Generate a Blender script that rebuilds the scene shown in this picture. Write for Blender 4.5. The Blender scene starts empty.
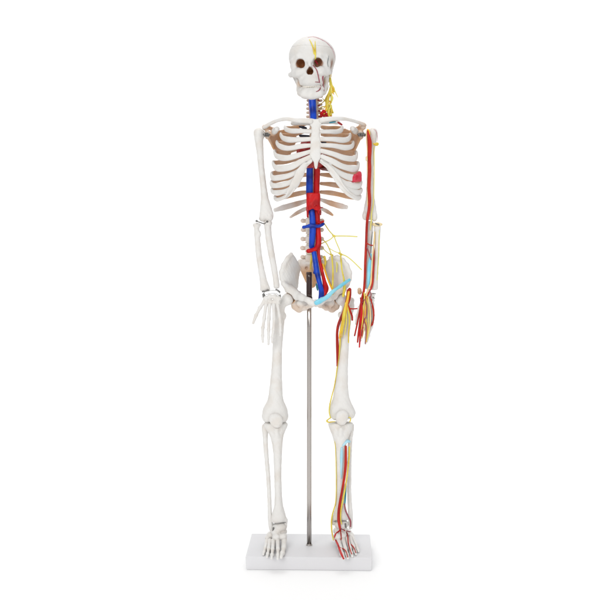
import bpy, math, random
import numpy as np
from mathutils import Vector
from mathutils.bvhtree import BVHTree
random.seed(4); rng = np.random.default_rng(4)
sc = bpy.context.scene; COL = sc.collection
S = 0.0016          # metres per modelling unit
D = 1200.0          # camera distance from the middle of the model, in units
GZ = 346.0          # eye height above the paper, in units
def P(x, y, d=0.0):
    k = 1 + d / D
    return np.array([(x - 300) * k, d, GZ + (212 - y) * k])

# ------------------------------------------------------------ objects
def world_loc(o):
    v = Vector((0, 0, 0))
    while o is not None:
        v += o.location; o = o.parent
    return v
def thing(name, label, cat, loc):
    o = bpy.data.objects.new(name, None); COL.objects.link(o)
    o.location = Vector(loc) * S; o.empty_display_size = 0.02
    o['label'] = label; o['category'] = cat
    return o
def mk(name, vf, mat, parent=None, label=None, attr=None, smooth=True, attrname='stain_shade'):
    V, F = vf
    V = np.asarray(V, dtype=float) * S
    c = (V.min(0) + V.max(0)) / 2
    me = bpy.data.meshes.new(name)
    if isinstance(F, np.ndarray):
        n = len(F); k = F.shape[1]
        me.vertices.add(len(V)); me.vertices.foreach_set('co', (V - c).astype(np.float32).ravel())
        me.loops.add(n * k); me.loops.foreach_set('vertex_index', F.astype(np.int32).ravel())
        me.polygons.add(n); me.polygons.foreach_set('loop_start', np.arange(0, n * k, k, dtype=np.int32))
        me.update(calc_edges=True); me.validate()
    else:
        me.from_pydata([tuple(v) for v in (V - c)], [], [tuple(f) for f in F]); me.update()
    if smooth: me.polygons.foreach_set('use_smooth', np.ones(len(me.polygons), dtype=bool))
    if attr is not None:
        a = me.attributes.new(attrname, 'FLOAT', 'POINT'); a.data.foreach_set('value', np.asarray(attr, dtype=np.float32))
    me.materials.append(mat)
    o = bpy.data.objects.new(name, me); COL.objects.link(o)
    o.parent = parent
    o.location = Vector(c) - (world_loc(parent) if parent else Vector((0, 0, 0)))
    if label: o['label'] = label
    return o
def place(name, me, loc, parent, mat=None, scale=(1, 1, 1), rot=(0, 0, 0)):
    o = bpy.data.objects.new(name, me); COL.objects.link(o); o.parent = parent
    o.location = Vector(loc) * S - world_loc(parent); o.scale = scale; o.rotation_euler = rot
    return o
def join(*parts):
    V = []; F = []; n = 0
    for v, f in parts:
        V.append(np.asarray(v)); F += [tuple(i + n for i in q) for q in (f.tolist() if isinstance(f, np.ndarray) else f)]
        n += len(v)
    return np.vstack(V), F

# ------------------------------------------------------------ blended volumes
def smin(a, b, k):
    if k <= 0: return np.minimum(a, b)
    h = np.maximum(k - np.abs(a - b), 0) / k
    return np.minimum(a, b) - h * h * k * 0.25
class Vol:
    def __init__(s, res=0.5): s.ops = []; s.res = res; s.post = None
    def _add(s, fn, lo, hi, k, m): s.ops.append((fn, np.array(lo, float), np.array(hi, float), k, m)); return s
    def cone(s, a, b, ra, rb=None, k=1.0, m='u', sq=(1, 1, 1)):
        rb = ra if rb is None else rb
        a = np.array(a, float); b = np.array(b, float); q = np.array(sq, float)
        ab = (b - a) / q; L = float(ab @ ab) + 1e-9
        def fn(X, Y, Z):
            x = (X - a[0]) / q[0]; y = (Y - a[1]) / q[1]; z = (Z - a[2]) / q[2]
            t = np.clip((x * ab[0] + y * ab[1] + z * ab[2]) / L, 0, 1)
            return np.sqrt((x - t * ab[0])**2 + (y - t * ab[1])**2 + (z - t * ab[2])**2) - (ra + (rb - ra) * t)
        r = max(ra, rb) * q
        return s._add(fn, np.minimum(a, b) - r, np.maximum(a, b) + r, k, m)
    def chain(s, pts, k=1.0, m='u'):
        for (a, ra), (b, rb) in zip(pts[:-1], pts[1:]): s.cone(a, b, ra, rb, k, m)
        return s
    def ell(s, c, r, k=1.0, m='u', rot=None):
        c = np.array(c, float); r = np.array(r, float)
        R = np.eye(3) if rot is None else rot
        def fn(X, Y, Z):
            x = X - c[0]; y = Y - c[1]; z = Z - c[2]
            u = (R[0,0]*x + R[1,0]*y + R[2,0]*z) / r[0]; v = (R[0,1]*x + R[1,1]*y + R[2,1]*z) / r[1]; w = (R[0,2]*x + R[1,2]*y + R[2,2]*z) / r[2]
            k0 = np.sqrt(u*u + v*v + w*w); k1 = np.sqrt((u/r[0])**2 + (v/r[1])**2 + (w/r[2])**2) + 1e-6
            return k0 * (k0 - 1) / k1
        e = r if rot is None else np.full(3, r.max())
        return s._add(fn, c - e, c + e, k, m)
    def loft(s, tab, k=1.5, m='u', cap=1.5, pw=2.0):
        # tab rows: picture height, left, right, depth, half depth
        T = np.array(tab, float); kk = 1 + T[:, 3] / D
        z = GZ + (212 - T[:, 0]) * kk; cx = ((T[:, 1] + T[:, 2]) / 2 - 300) * kk
        a = (T[:, 2] - T[:, 1]) / 2 * kk; b = T[:, 4]; cy = T[:, 3]
        o = np.argsort(z); z, cx, a, b, cy = z[o], cx[o], a[o], b[o], cy[o]
        zz = np.linspace(z[0], z[-1], 160)
        def sm(v):
            w = np.interp(zz, z, v); n = 4
            p = np.pad(w, n, mode='edge'); return np.convolve(p, np.ones(2*n+1) / (2*n+1), mode='valid')
        cxs, as_, bs, cys = sm(cx), sm(a), sm(b), sm(cy)
        def fn(X, Y, Z):
            c_ = np.interp(Z, zz, cxs); a_ = np.interp(Z, zz, as_); b_ = np.interp(Z, zz, bs); y_ = np.interp(Z, zz, cys)
            q = (np.abs((X - c_) / a_)**pw + np.abs((Y - y_) / b_)**pw)**(1 / pw)
            f = (q - 1) * np.minimum(a_, b_)
            g = np.maximum(Z - z[-1], z[0] - Z) + 0 * f
            return -smin(-f, -g, cap)
        lo = [(cx - a).min(), (cy - b).min(), z[0]]; hi = [(cx + a).max(), (cy + b).max(), z[-1]]
        return s._add(fn, lo, hi, k, m)
    def plate(s, poly, dfun, th, k=1.0, m='u', rnd=1.0, dr=(-60, 60)):
        # outline in the picture, depth by a function of (x, y) in the picture, half thickness th
        Q = np.array(poly, float)
        ds = [dfun(x, y) for x, y in poly]
        W = np.array([P(x, y, d) for (x, y), d in zip(poly, ds)])
        q = W[:, [0, 2]]
        def fn(X, Y, Z):
            X, Y, Z = np.broadcast_arrays(X, Y, Z)
            x = X[:, 0, :]; z = Z[:, 0, :]
            dist = np.full(x.shape, 1e9); inside = np.zeros(x.shape, bool)
            for i in range(len(q)):
                a = q[i]; b = q[(i + 1) % len(q)]; e = b - a
                t = np.clip(((x - a[0]) * e[0] + (z - a[1]) * e[1]) / (e @ e), 0, 1)
                dist = np.minimum(dist, (x - a[0] - t*e[0])**2 + (z - a[1] - t*e[1])**2)
                c = ((a[1] > z) != (b[1] > z)) & (x < (b[0]-a[0]) * (z-a[1]) / (b[1]-a[1] + 1e-12) + a[0])
                inside ^= c
            f2 = np.sqrt(dist) * np.where(inside, -1, 1)
            px = 300 + x; py = 212 + GZ - z
            dep = np.vectorize(dfun)(px, py)
            t_ = th(px, py) if callable(th) else th
            g = np.abs(Y - dep[:, None, :]) - (t_[:, None, :] if callable(th) else t_)
            F2 = f2[:, None, :] + 0 * g
            return -smin(-F2, -g, rnd)
        tm = 4
        lo = [q[:,0].min(), min(ds) - tm, q[:,1].min()]; hi = [q[:,0].max(), max(ds) + tm, q[:,1].max()]
        return s._add(fn, lo, hi, k, m)
    def mesh(s, rough=0.0):
        r = s.res
        U = [o for o in s.ops if o[4] == 'u']
        lo = np.min([o[1] for o in U], 0) - 3*r - 0.6; hi = np.max([o[2] for o in U], 0) + 3*r + 0.6
        n = np.ceil((hi - lo) / r).astype(int) + 1
        ax = [lo[i] + r * np.arange(n[i]) for i in range(3)]
        F = np.full(n, 40.0, dtype=np.float32)
        for fn, l, h, k, m in s.ops:
            mg = k + 2.5 * r
            i0 = np.clip(np.floor((l - mg - lo) / r).astype(int), 0, n); i1 = np.clip(np.ceil((h + mg - lo) / r).astype(int) + 1, 0, n)
            if (i1 <= i0).any(): continue
            sl = tuple(slice(i0[i], i1[i]) for i in range(3))
            X = ax[0][sl[0]][:, None, None]; Y = ax[1][sl[1]][None, :, None]; Z = ax[2][sl[2]][None, None, :]
            v = fn(X, Y, Z)
            if m == 'u': F[sl] = smin(F[sl], v, k)
            else: F[sl] = -smin(-F[sl], v, k)
        if s.post is not None: F = s.post(F, ax[0][:, None, None], ax[1][None, :, None], ax[2][None, None, :])
        if rough:
            X = ax[0][:, None, None]; Y = ax[1][None, :, None]; Z = ax[2][None, None, :]
            F = F + rough * (np.sin(X*0.9 + 1.3*np.sin(Z*0.31)) * np.sin(Y*0.8 + Z*0.5) + 0.6*np.sin(X*1.9 + Y*1.1) * np.sin(Z*1.3 - Y*0.7))
        return nets(F, lo, r)
def nets(F, lo, r):
    N = F < 0
    nx, ny, nz = F.shape
    offs = [(i, j, k) for i in (0, 1) for j in (0, 1) for k in (0, 1)]
    cnt = sum(N[i:nx-1+i, j:ny-1+j, k:nz-1+k].astype(np.int8) for i, j, k in offs)
    act = (cnt > 0) & (cnt < 8)
    I = np.argwhere(act); idx = np.full(act.shape, -1, np.int64); idx[act] = np.arange(len(I))
    C = {o: F[I[:,0]+o[0], I[:,1]+o[1], I[:,2]+o[2]] for o in offs}
    acc = np.zeros((len(I), 3)); num = np.zeros(len(I))
    for o in offs:
        for a in range(3):
            if o[a] == 0:
                p = list(o); p[a] = 1; p = tuple(p)
                f0, f1 = C[o], C[p]; cr = (f0 < 0) != (f1 < 0)
                t = np.where(cr, f0 / np.where(cr, f0 - f1, 1), 0)
                pt = np.tile(np.array(o, float), (len(I), 1)); pt[:, a] += t
                acc += pt * cr[:, None]; num += cr
    V = lo + r * (I + acc / num[:, None])
    Q = []
    for a in range(3):
        b, c = (a + 1) % 3, (a + 2) % 3
        s0 = [slice(1, d-1) for d in F.shape]; s1 = [slice(1, d-1) for d in F.shape]
        s0[a] = slice(0, F.shape[a]-1); s1[a] = slice(1, F.shape[a])
        n0, n1 = N[tuple(s0)], N[tuple(s1)]
        for flip, msk in ((False, n0 & ~n1), (True, ~n0 & n1)):
            E = np.argwhere(msk)
            if not len(E): continue
            E[:, b] += 1; E[:, c] += 1
            def g(db, dc):
                e = E.copy(); e[:, b] += db; e[:, c] += dc; return idx[e[:,0], e[:,1], e[:,2]]
            q = np.stack([g(-1,-1), g(0,-1), g(0,0), g(-1,0)], 1)
            Q.append(q[:, ::-1] if flip else q)
    return V, np.vstack(Q)

# ------------------------------------------------------------ sweeps
def spline(pts, n):
    p = np.array(pts, float)
    if len(p) == 2: return p[0] + (p[1] - p[0]) * np.linspace(0, 1, n)[:, None]
    q = np.vstack([2*p[0]-p[1], p, 2*p[-1]-p[-2]])
    seg = np.linalg.norm(np.diff(p[:, :3], axis=0), axis=1); cum = np.concatenate([[0], np.cumsum(seg)])
    out = []
    for s_ in np.linspace(0, cum[-1], n):
        i = min(int(np.searchsorted(cum, s_, side='right')) - 1, len(p) - 2)
        t = (s_ - cum[i]) / (seg[i] + 1e-9); a, b, c, d = q[i:i+4]
        out.append(0.5 * ((2*b) + (-a+c)*t + (2*a-5*b+4*c-d)*t*t + (-a+3*b-3*c+d)*t**3))
    return np.array(out)
def sweep(pts, n=40, m=12, up=None, wob=0.0, flat=False):
    """pts: (x,y,z,r) round or (x,y,z,height,thickness) about the up axis; closed rounded ends"""
    C = spline(pts, n); c = C[:, :3]; T = np.gradient(c, axis=0); T /= np.linalg.norm(T, axis=1)[:, None] + 1e-9
    H = C[:, 3]; W = C[:, 4] if C.shape[1] > 4 else H
    if wob:
        ph = rng.uniform(0, 6, 4); u = np.linspace(0, 1, n)
        f = 1 + wob * (np.sin(u*19 + ph[0]) + np.sin(u*31 + ph[1])) * 0.5; H = H*f; W = W*f
    if up is None:
        A = np.zeros_like(T); v = np.cross(T[0], [0.31, 0.92, 0.2]); v /= np.linalg.norm(v)
        for i in range(n):
            v = v - T[i] * (v @ T[i]); v /= np.linalg.norm(v) + 1e-9; A[i] = v
    else:
        A = np.array(up, float)[None, :] - T * (T @ np.array(up, float))[:, None]; A /= np.linalg.norm(A, axis=1)[:, None] + 1e-9
    B = np.cross(T, A)
    V = []; al = np.linspace(0, 2*math.pi, m, endpoint=False)
    rings = []
    caps = [] if flat else [0.0, 0.45, 0.8]
    def ring(i, sc_, off):
        o = c[i] + T[i] * off
        return [o + A[i]*math.cos(t)*H[i]*sc_ + B[i]*math.sin(t)*W[i]*sc_ for t in al]
    e0 = min(H[0], W[0]); e1 = min(H[-1], W[-1])
    R = []
    if not flat:
        for u in (0.35, 0.75): R.append(ring(0, math.sin(u*math.pi/2), -e0*math.cos(u*math.pi/2)))
    for i in range(n): R.append(ring(i, 1, 0))
    if not flat:
        for u in (0.75, 0.35): R.append(ring(n-1, math.sin(u*math.pi/2), e1*math.cos(u*math.pi/2)))
    V = [v for r_ in R for v in r_]; F = []
    for i in range(len(R)-1):
        for j in range(m):
            k = (j+1) % m; F.append((i*m+j, i*m+k, (i+1)*m+k, (i+1)*m+j))
    F = [f[::-1] for f in F]
    a = len(V); V.append(c[0] - T[0]*(0 if flat else e0)); b = len(V); V.append(c[-1] + T[-1]*(0 if flat else e1))
    for j in range(m):
        k = (j+1) % m; F.append((a, j, k)[::-1][::-1]); F.append((b, (len(R)-1)*m+k, (len(R)-1)*m+j))
    return np.array(V), F
def tube(pts, n=None, **k):
    """pts rows: picture x, picture y, depth, radius"""
    n = n or max(8, 6*len(pts)); return sweep([(*P(x, y, d), r) for x, y, d, r in pts], n=n, **k)

# ------------------------------------------------------------ materials
def mat(name, col, rough=0.45, metal=0.0, bump=0.0, bscale=300, col2=None, nscale=40, stain_shade=None, spec=0.5, sss=0.0, coat=0.0, smin_=0.45, smax_=0.62, trans=0):
    m = bpy.data.materials.new(name); m.use_nodes = True; nt = m.node_tree; N = nt.nodes; L = nt.links
    b = N['Principled BSDF']; b.inputs['Roughness'].default_value = rough; b.inputs['Metallic'].default_value = metal
    b.inputs['Specular IOR Level'].default_value = spec; b.inputs['Coat Weight'].default_value = coat
    b.inputs['Base Color'].default_value = (*col, 1)
    if sss:
        b.inputs['Subsurface Weight'].default_value = sss; b.inputs['Subsurface Radius'].default_value = (1.0, 0.5, 0.3); b.inputs['Subsurface Scale'].default_value = 0.003
    tc = N.new('ShaderNodeTexCoord'); out = None
    if col2 or stain_shade:
        no = N.new('ShaderNodeTexNoise'); no.inputs['Scale'].default_value = nscale; no.inputs['Detail'].default_value = 6
        L.new(tc.outputs['Object'], no.inputs['Vector'])
    src = None
    if col2:
        rp = N.new('ShaderNodeValToRGB'); rp.color_ramp.elements[0].position = smin_; rp.color_ramp.elements[1].position = smax_
        L.new(no.outputs['Fac'], rp.inputs['Fac'])
        mx = N.new('ShaderNodeMix'); mx.data_type = 'RGBA'; mx.inputs[6].default_value = (*col, 1); mx.inputs[7].default_value = (*col2, 1)
        L.new(rp.outputs['Color'], mx.inputs[0]); src = mx.outputs[2]
    if stain_shade:
        at = N.new('ShaderNodeAttribute'); at.attribute_name = 'stain_shade'
        ad = N.new('ShaderNodeMath'); ad.operation = 'MULTIPLY_ADD'; L.new(no.outputs['Fac'], ad.inputs[0]); ad.inputs[1].default_value = 0.9; ad.inputs[2].default_value = -0.45
        a2 = N.new('ShaderNodeMath'); a2.operation = 'ADD'; L.new(at.outputs['Fac'], a2.inputs[0]); L.new(ad.outputs[0], a2.inputs[1])
        a3 = N.new('ShaderNodeMath'); a3.operation = 'MULTIPLY'; a3.use_clamp = True; L.new(a2.outputs[0], a3.inputs[0])
        cl = N.new('ShaderNodeMath'); cl.operation = 'MULTIPLY'; cl.use_clamp = True; cl.inputs[1].default_value = 1.6; L.new(at.outputs['Fac'], cl.inputs[0]); L.new(cl.outputs[0], a3.inputs[1])
        mx2 = N.new('ShaderNodeMix'); mx2.data_type = 'RGBA'; mx2.inputs[7].default_value = (*stain_shade, 1)
        if src: L.new(src, mx2.inputs[6])
        else: mx2.inputs[6].default_value = (*col, 1)
        L.new(a3.outputs[0], mx2.inputs[0]); src = mx2.outputs[2]
    if src: L.new(src, b.inputs['Base Color'])
    if bump:
        n2 = N.new('ShaderNodeTexNoise'); n2.inputs['Scale'].default_value = bscale; n2.inputs['Detail'].default_value = 5
        L.new(tc.outputs['Object'], n2.inputs['Vector'])
        bp = N.new('ShaderNodeBump'); bp.inputs['Strength'].default_value = bump; bp.inputs['Distance'].default_value = 0.001
        L.new(n2.outputs['Fac'], bp.inputs['Height']); L.new(bp.outputs['Normal'], b.inputs['Normal'])
        rr = N.new('ShaderNodeMapRange'); rr.inputs['To Min'].default_value = max(rough-0.1, 0.02); rr.inputs['To Max'].default_value = rough+0.15
        L.new(n2.outputs['Fac'], rr.inputs['Value']); L.new(rr.outputs[0], b.inputs['Roughness'])
    return m
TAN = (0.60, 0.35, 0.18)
BONE = mat('bone_plastic', (0.735, 0.722, 0.698), 0.5, spec=0.28, bump=0.35, bscale=260, col2=(0.70, 0.665, 0.622), nscale=45, stain_shade=TAN)
BONE2 = mat('tan_stained_bone', (0.66, 0.50, 0.36), 0.5, bump=0.4, bscale=260, col2=(0.50, 0.30, 0.17), nscale=60)
TEETH = mat('tooth_ivory', (0.76, 0.72, 0.65), 0.35)
DISC = mat('disc_rubber', (0.70, 0.62, 0.50), 0.6, bump=0.2)
RED = mat('artery_red_paint', (0.56, 0.006, 0.008), 0.38, bump=0.15, bscale=200, col2=(0.36, 0.004, 0.006), nscale=70, spec=0.25)
DRED = mat('dark_artery_paint', (0.36, 0.012, 0.010), 0.35, bump=0.2, col2=(0.24, 0.006, 0.008))
FRED = mat('limb_artery_paint', (0.48, 0.020, 0.008), 0.4, bump=0.15, col2=(0.34, 0.012, 0.006), spec=0.25)
BLUE = mat('vein_blue_paint', (0.006, 0.060, 0.50), 0.33, bump=0.15, col2=(0.003, 0.02, 0.22), nscale=50, spec=0.3)
NAVY = mat('dark_vein_paint', (0.010, 0.012, 0.03), 0.3)
YEL = mat('nerve_yellow_paint', (0.74, 0.62, 0.08), 0.45, bump=0.2, col2=(0.66, 0.47, 0.04), nscale=80)
YELP = mat('pale_nerve_paint', (0.74, 0.68, 0.16), 0.4)
ORG = mat('amber_nerve_paint', (0.85, 0.42, 0.02), 0.38, bump=0.2, col2=(0.78, 0.52, 0.03), nscale=80)
CREAM = mat('cream_tendon', (0.82, 0.60, 0.28), 0.45, bump=0.2, col2=(0.80, 0.68, 0.42))
CYAN = mat('ligament_blue_paint', (0.16, 0.55, 0.72), 0.35, bump=0.15, col2=(0.25, 0.63, 0.76))
CYANP = mat('pale_ligament_paint', (0.36, 0.66, 0.78), 0.4, bump=0.15, col2=(0.45, 0.70, 0.80))
TEAL = mat('small_vein_paint', (0.02, 0.22, 0.30), 0.35)
PINK = mat('organ_pink_paint', (0.62, 0.05, 0.085), 0.4, spec=0.25, bump=0.3, col2=(0.50, 0.02, 0.04), nscale=90)
MAUVE = mat('mauve_vein_paint', (0.30, 0.07, 0.09), 0.4)
LILAC = mat('pale_mauve_line', (0.55, 0.33, 0.36), 0.4)
GREY = mat('grey_groove_paint', (0.22, 0.24, 0.24), 0.6)
STEEL = mat('chromed_steel', (0.50, 0.465, 0.44), 0.2, metal=1.0)
SCREW = mat('screw_steel', (0.20, 0.195, 0.19), 0.28, metal=1.0)
DARK = mat('dark_brown_sleeve', (0.035, 0.014, 0.010), 0.2, coat=0.5)
PLAST = mat('white_base_laminate', (0.685, 0.685, 0.70), 0.45, bump=0.04, bscale=500, col2=(0.67, 0.665, 0.68), nscale=6, spec=0.15)
PAPER = mat('white_paper_sweep', (0.93, 0.93, 0.93), 0.9, spec=0.1)

# ------------------------------------------------------------ setting and stand
def cyc():
    prof = [(-1900, 0), (900, 0)]
    for i in range(1, 13):
        a = i / 12 * math.pi / 2; prof.append((900 + 500*math.sin(a), 500 - 500*math.cos(a)))
    prof.append((1400, 2400))
    V = []; F = []
    for y, z in prof: V += [(-4200, y, z), (4200, y, z)]
    for i in range(len(prof)-1): F.append((2*i, 2*i+1, 2*i+3, 2*i+2))
    return np.array(V, float), F
o = mk('backdrop', cyc(), PAPER); o['kind'] = 'structure'

stand = thing('display_stand', 'flat white rectangular base with an upright steel rod under the skeleton', 'stand', P(309, 570, 0) * [1, 1, 0])
def base_block():
    import bmesh
    bm = bmesh.new(); hx, hy, h = 61.2, 42.0, 12.8
    vs = [bm.verts.new((sx*(hx - (0.8 if z == 0 else 0)), sy*(hy - (0.8 if z == 0 else 0)), z)) for z in (0, h) for sx, sy in ((-1,-1), (1,-1), (1,1), (-1,1))]
    for f in ((3,2,1,0), (4,5,6,7), (0,1,5,4), (1,2,6,5), (2,3,7,6), (3,0,4,7)): bm.faces.new([vs[i] for i in f])
    bmesh.ops.bevel(bm, geom=bm.edges[:], offset=0.9, segments=3, affect='EDGES', profile=0.6)
    th = -0.030; c, s_ = math.cos(th), math.sin(th)
    V = np.array([(9.8 + v.co.x*c - v.co.y*s_, v.co.x*s_ + v.co.y*c, v.co.z) for v in bm.verts]); bm.verts.index_update()
    F = [tuple(v.index for v in f.verts) for f in bm.faces]; bm.free(); return V, F
mk('base', base_block(), PLAST, stand, smooth=False)
BT = 12.8
rx = 9.2
def rod(z0, z1, r, m=24):
    return sweep([(rx, 0, z0, r), (rx, 0, (z0+z1)/2, r), (rx, 0, z1, r)], n=6, m=m, flat=True)
mk('rod', rod(BT, GZ + 212 - 273, 2.35), STEEL, stand)
mk('rod_collar', join(rod(BT, BT+0.9, 3.2), rod(BT+0.9, BT+1.4, 2.8)), STEEL, stand)
mk('rod_sleeve', join(rod(GZ+212-297.5, GZ+212-272, 2.9), rod(GZ+212-300, GZ+212-297, 3.3)), DARK, stand)

# ------------------------------------------------------------ the skeleton
sk = thing('anatomical_skeleton', 'white plastic skeleton with red, blue and yellow vessels, hung on the steel rod', 'skeleton model', P(309, 553, 0) * [1, 1, 0] + [0, 0, BT])

# ---- head (built about its own centre, then turned a little to the left of the picture)
HC = P(312, 60, 0)
yaw, roll = math.radians(-7.5), math.radians(-2.6)
def hd(x, z, f):
    """x right, z up, f towards the viewer"""
    X, Y, Z = x, -f, z
    X, Y = X*math.cos(yaw) - Y*math.sin(yaw), X*math.sin(yaw) + Y*math.cos(yaw)
    X, Z = X*math.cos(roll) + Z*math.sin(roll), -X*math.sin(roll) + Z*math.cos(roll)
    return HC + np.array([X, Y, Z])
cy_, sy_ = math.cos(yaw), math.sin(yaw)
RH = np.array([[cy_, -sy_, 0], [sy_, cy_, 0], [0, 0, 1.0]])
v = Vol(0.42)
v.ell(hd(-0.2, 3.6, -6), (23.5, 27.5, 20.4), rot=RH)
v.ell(hd(0, 3.0, 6.5), (20.6, 19.6, 19.2), k=5, rot=RH)
v.ell(hd(0, -9, -6), (18.5, 20, 11), k=6, rot=RH)
v.ell(hd(0, -15, 12), (11, 12, 12), k=5, rot=RH)
for s_ in (-1, 1):
    v.chain([(hd(s_*3, -1.8, 24.2), 1.7), (hd(s_*10, -0.2, 22.8), 1.7), (hd(s_*15.6, -2.6, 17.6), 2.0), (hd(s_*16.6, -7.5, 15.5), 2.2), (hd(s_*14.6, -11.5, 17.5), 3.0)], k=4.5)
    v.chain([(hd(s_*6, -12.5, 22), 3), (hd(s_*11.0, -14.2, 20.5), 3.8), (hd(s_*16.0, -14, 15.5), 3.4), (hd(s_*20.8 - (s_>0)*4.0, -14.2, 8), 2.2), (hd(s_*22.0 - (s_>0)*4.6, -13.8, 0), 1.9), (hd(s_*20.5-(s_>0)*4.2, -12.5, -6), 2.4)], k=2.4)
    v.cone(hd(s_*8, -13, 20), hd(s_*12.4, -15.5, 16.5), 3.2, 3.0, k=4)
    v.cone(hd(s_*11.6, -15.5, 16.5), hd(s_*9.4, -23, 14.5), 2.8, 3.0, k=4)
    v.chain([(hd(s_*18.5-(s_>0)*3.5, -14, -8), 3.2), (hd(s_*16.5-(s_>0)*3, -21, -7), 2.2)], k=2)
    v.ell(hd(s_*22.4, -7, 9.5), (2.3, 6, 4.8), k=1.8, m='s', rot=RH)
v.cone(hd(0.4, -2.5, 24), hd(0.6, -8.5, 27.2), 2.4, 1.7, k=2)
v.ell(hd(0.3, -22.5, 15.4), (11.0, 9.4, 6.6), k=3, rot=RH)
for s_ in (-1, 1):
    so = 0.4 if s_ < 0 else -1.3
    v.ell(hd(s_*8.8 + so, -5.2, 24), (3.9, 11, 4.1), k=1.2, m='s', rot=RH)
    v.ell(hd(s_*10.4 + so, -4.6, 24), (3.2, 9, 3.4), k=1.2, m='s', rot=RH)
    v.ell(hd(s_*8.2 + so, -7.4, 24), (2.6, 9, 2.6), k=1.6, m='s', rot=RH)
    v.ell(hd(s_*1.2 + 0.1, -14.2, 25), (2.1, 11, 2.8), k=0.8, m='s', rot=RH)
    v.ell(hd(s_*13.8, -23.0, 18), (1.5, 5, 4.4), k=2.0, m='s', rot=RH)
v.ell(hd(0, -12.2, 26), (1.7, 9, 3.0), k=1.2, m='s', rot=RH)
zc = HC[2] + 11.2
v.post = lambda F, X, Y, Z: -smin(-F, np.maximum(np.abs(Z + (X-HC[0])*0.03 - zc) - 0.25, -(F + 0.4)), 0.25)
SV = v.mesh(rough=0.10)
# brown wash and shade painted into the sockets, temple hollows and jaw gap
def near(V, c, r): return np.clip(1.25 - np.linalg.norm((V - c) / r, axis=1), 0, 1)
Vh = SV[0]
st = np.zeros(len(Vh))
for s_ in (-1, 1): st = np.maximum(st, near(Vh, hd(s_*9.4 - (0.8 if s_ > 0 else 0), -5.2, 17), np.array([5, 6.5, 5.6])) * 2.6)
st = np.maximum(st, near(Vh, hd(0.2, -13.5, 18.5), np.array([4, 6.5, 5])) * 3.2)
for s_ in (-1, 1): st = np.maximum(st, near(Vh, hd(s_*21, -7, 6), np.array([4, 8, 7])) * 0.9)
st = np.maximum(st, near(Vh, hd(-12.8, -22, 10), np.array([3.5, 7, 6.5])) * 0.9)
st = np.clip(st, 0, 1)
SOCK = mat('skull_bone', (0.69, 0.68, 0.66), 0.5, spec=0.25, bump=0.3, bscale=260, col2=(0.685, 0.66, 0.625), nscale=45, stain_shade=(0.24, 0.09, 0.032))
skull = mk('skull', SV, SOCK, sk, attr=st)
# lower jaw
v = Vol(0.42)
v.ell(hd(0, -37.6, 17.5), (6.6, 3.6, 3.6), k=2, rot=RH)
for s_ in (-1, 1):
    v.chain([(hd(0, -36.0, 18.5), 4.0), (hd(s_*7.0, -35, 16), 4.2), (hd(s_*11.2-(s_>0)*1.2, -32.5, 8.5), 3.8), (hd(s_*13.2-(s_>0)*2, -29.5, 1), 3.3)], k=2.5)
    v.chain([(hd(0, -32.4, 18.2), 2.6), (hd(s_*5, -32, 17), 2.6), (hd(s_*9.0, -30.8, 12.5), 2.6), (hd(s_*11.6, -29, 6), 2.5)], k=2.5)
    v.chain([(hd(s_*13.2-(s_>0)*2, -29.5, 1), 3.3), (hd(s_*14.4-(s_>0)*2, -22, -0.5), 2.6), (hd(s_*16.4-(s_>0)*2, -13.5, -2), 2.2)], k=1.5)
    v.chain([(hd(s_*13.0, -27, 4), 2.6), (hd(s_*14.2, -19, 5.5), 2.0), (hd(s_*15.0, -14, 6), 1.4)], k=3)
JAW = v.mesh(rough=0.08)
jaw = mk('lower_jaw', JAW, BONE, skull, attr=np.maximum(near(JAW[0], hd(-12.5, -22, 3), np.array([4, 7, 7])), near(JAW[0], hd(11, -22, 3), np.array([4, 7, 7]))) * 1.0)
for row, (zt, rr, hh) in enumerate(((-28.0, 8.9, 1.35), (-30.3, 8.7, 1.2))):
    v = Vol(0.28)
    for i in range(14):
        a = (i - 6.5) / 6.5 * 1.22
        w = 0.78 if abs(i-6.5) < 2 else 0.72
        v.ell(hd(0.2 + rr*math.sin(a)*1.06, zt, 10.1 + rr*math.cos(a)*1.06), (w*1.12, 0.9, hh), k=0.35)
    mk('teeth', v.mesh(), TEETH, skull if row == 0 else skull)

def bvh(*objs):
    V = []; F = []; n = 0
    for o in objs:
        w = world_loc(o)
        V += [tuple(x.co + w) for x in o.data.vertices]; F += [tuple(i + n for i in p.vertices) for p in o.data.polygons]; n = len(V)
    return BVHTree.FromPolygons(V, F)
CAM = Vector((0, -D, GZ)) * S
def lay(tree, pts, off=0.3, dflt=0):
    """points of the picture laid on a surface of the model -> rows of (x, y, z, r)"""
    out = []; last = None
    for x, y, r in pts:
        t = Vector(P(x, y, 0)) * S; dr = (t - CAM).normalized()
        h = tree.ray_cast(CAM, dr)
        if h[0] is not None:
            p = np.array(h[0]) / S - np.array(dr) * (r*0.3 + off); last = (np.array(p) - np.array(CAM)/S) @ np.array(dr)
        else:
            p = np.array(CAM)/S + np.array(dr) * last if last is not None else P(x, y, dflt)
        out.append((*p, r))
    return out
HT = bvh(skull, jaw)
def on_head(name, pts, m_, n=None, label=None, off=0.15):
    mk(name, sweep(lay(HT, pts, off), n=n or 7*len(pts), m=8), m_, skull, label)
on_head('brow_nerve', [(315.0, 58.6, .9), (314.2, 53, .85), (313.2, 48, .75), (311.5, 43.5, .6), (309.5, 39.6, .4)], YEL, label='yellow nerve branching up the forehead')
on_head('brow_nerve', [(315.4, 57.5, .75), (315.4, 52, .8), (315.2, 47, .65), (315.1, 41.5, .4)], YEL)
on_head('facial_artery', [(313, 65.2, .35), (315, 67.5, .5), (317, 71, .55), (318.3, 76, .55), (319.3, 81, .55), (320.4, 86, .5), (320, 89, .6), (318.3, 90.8, .5), (316.2, 91.6, .35)], MAUVE)
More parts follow.
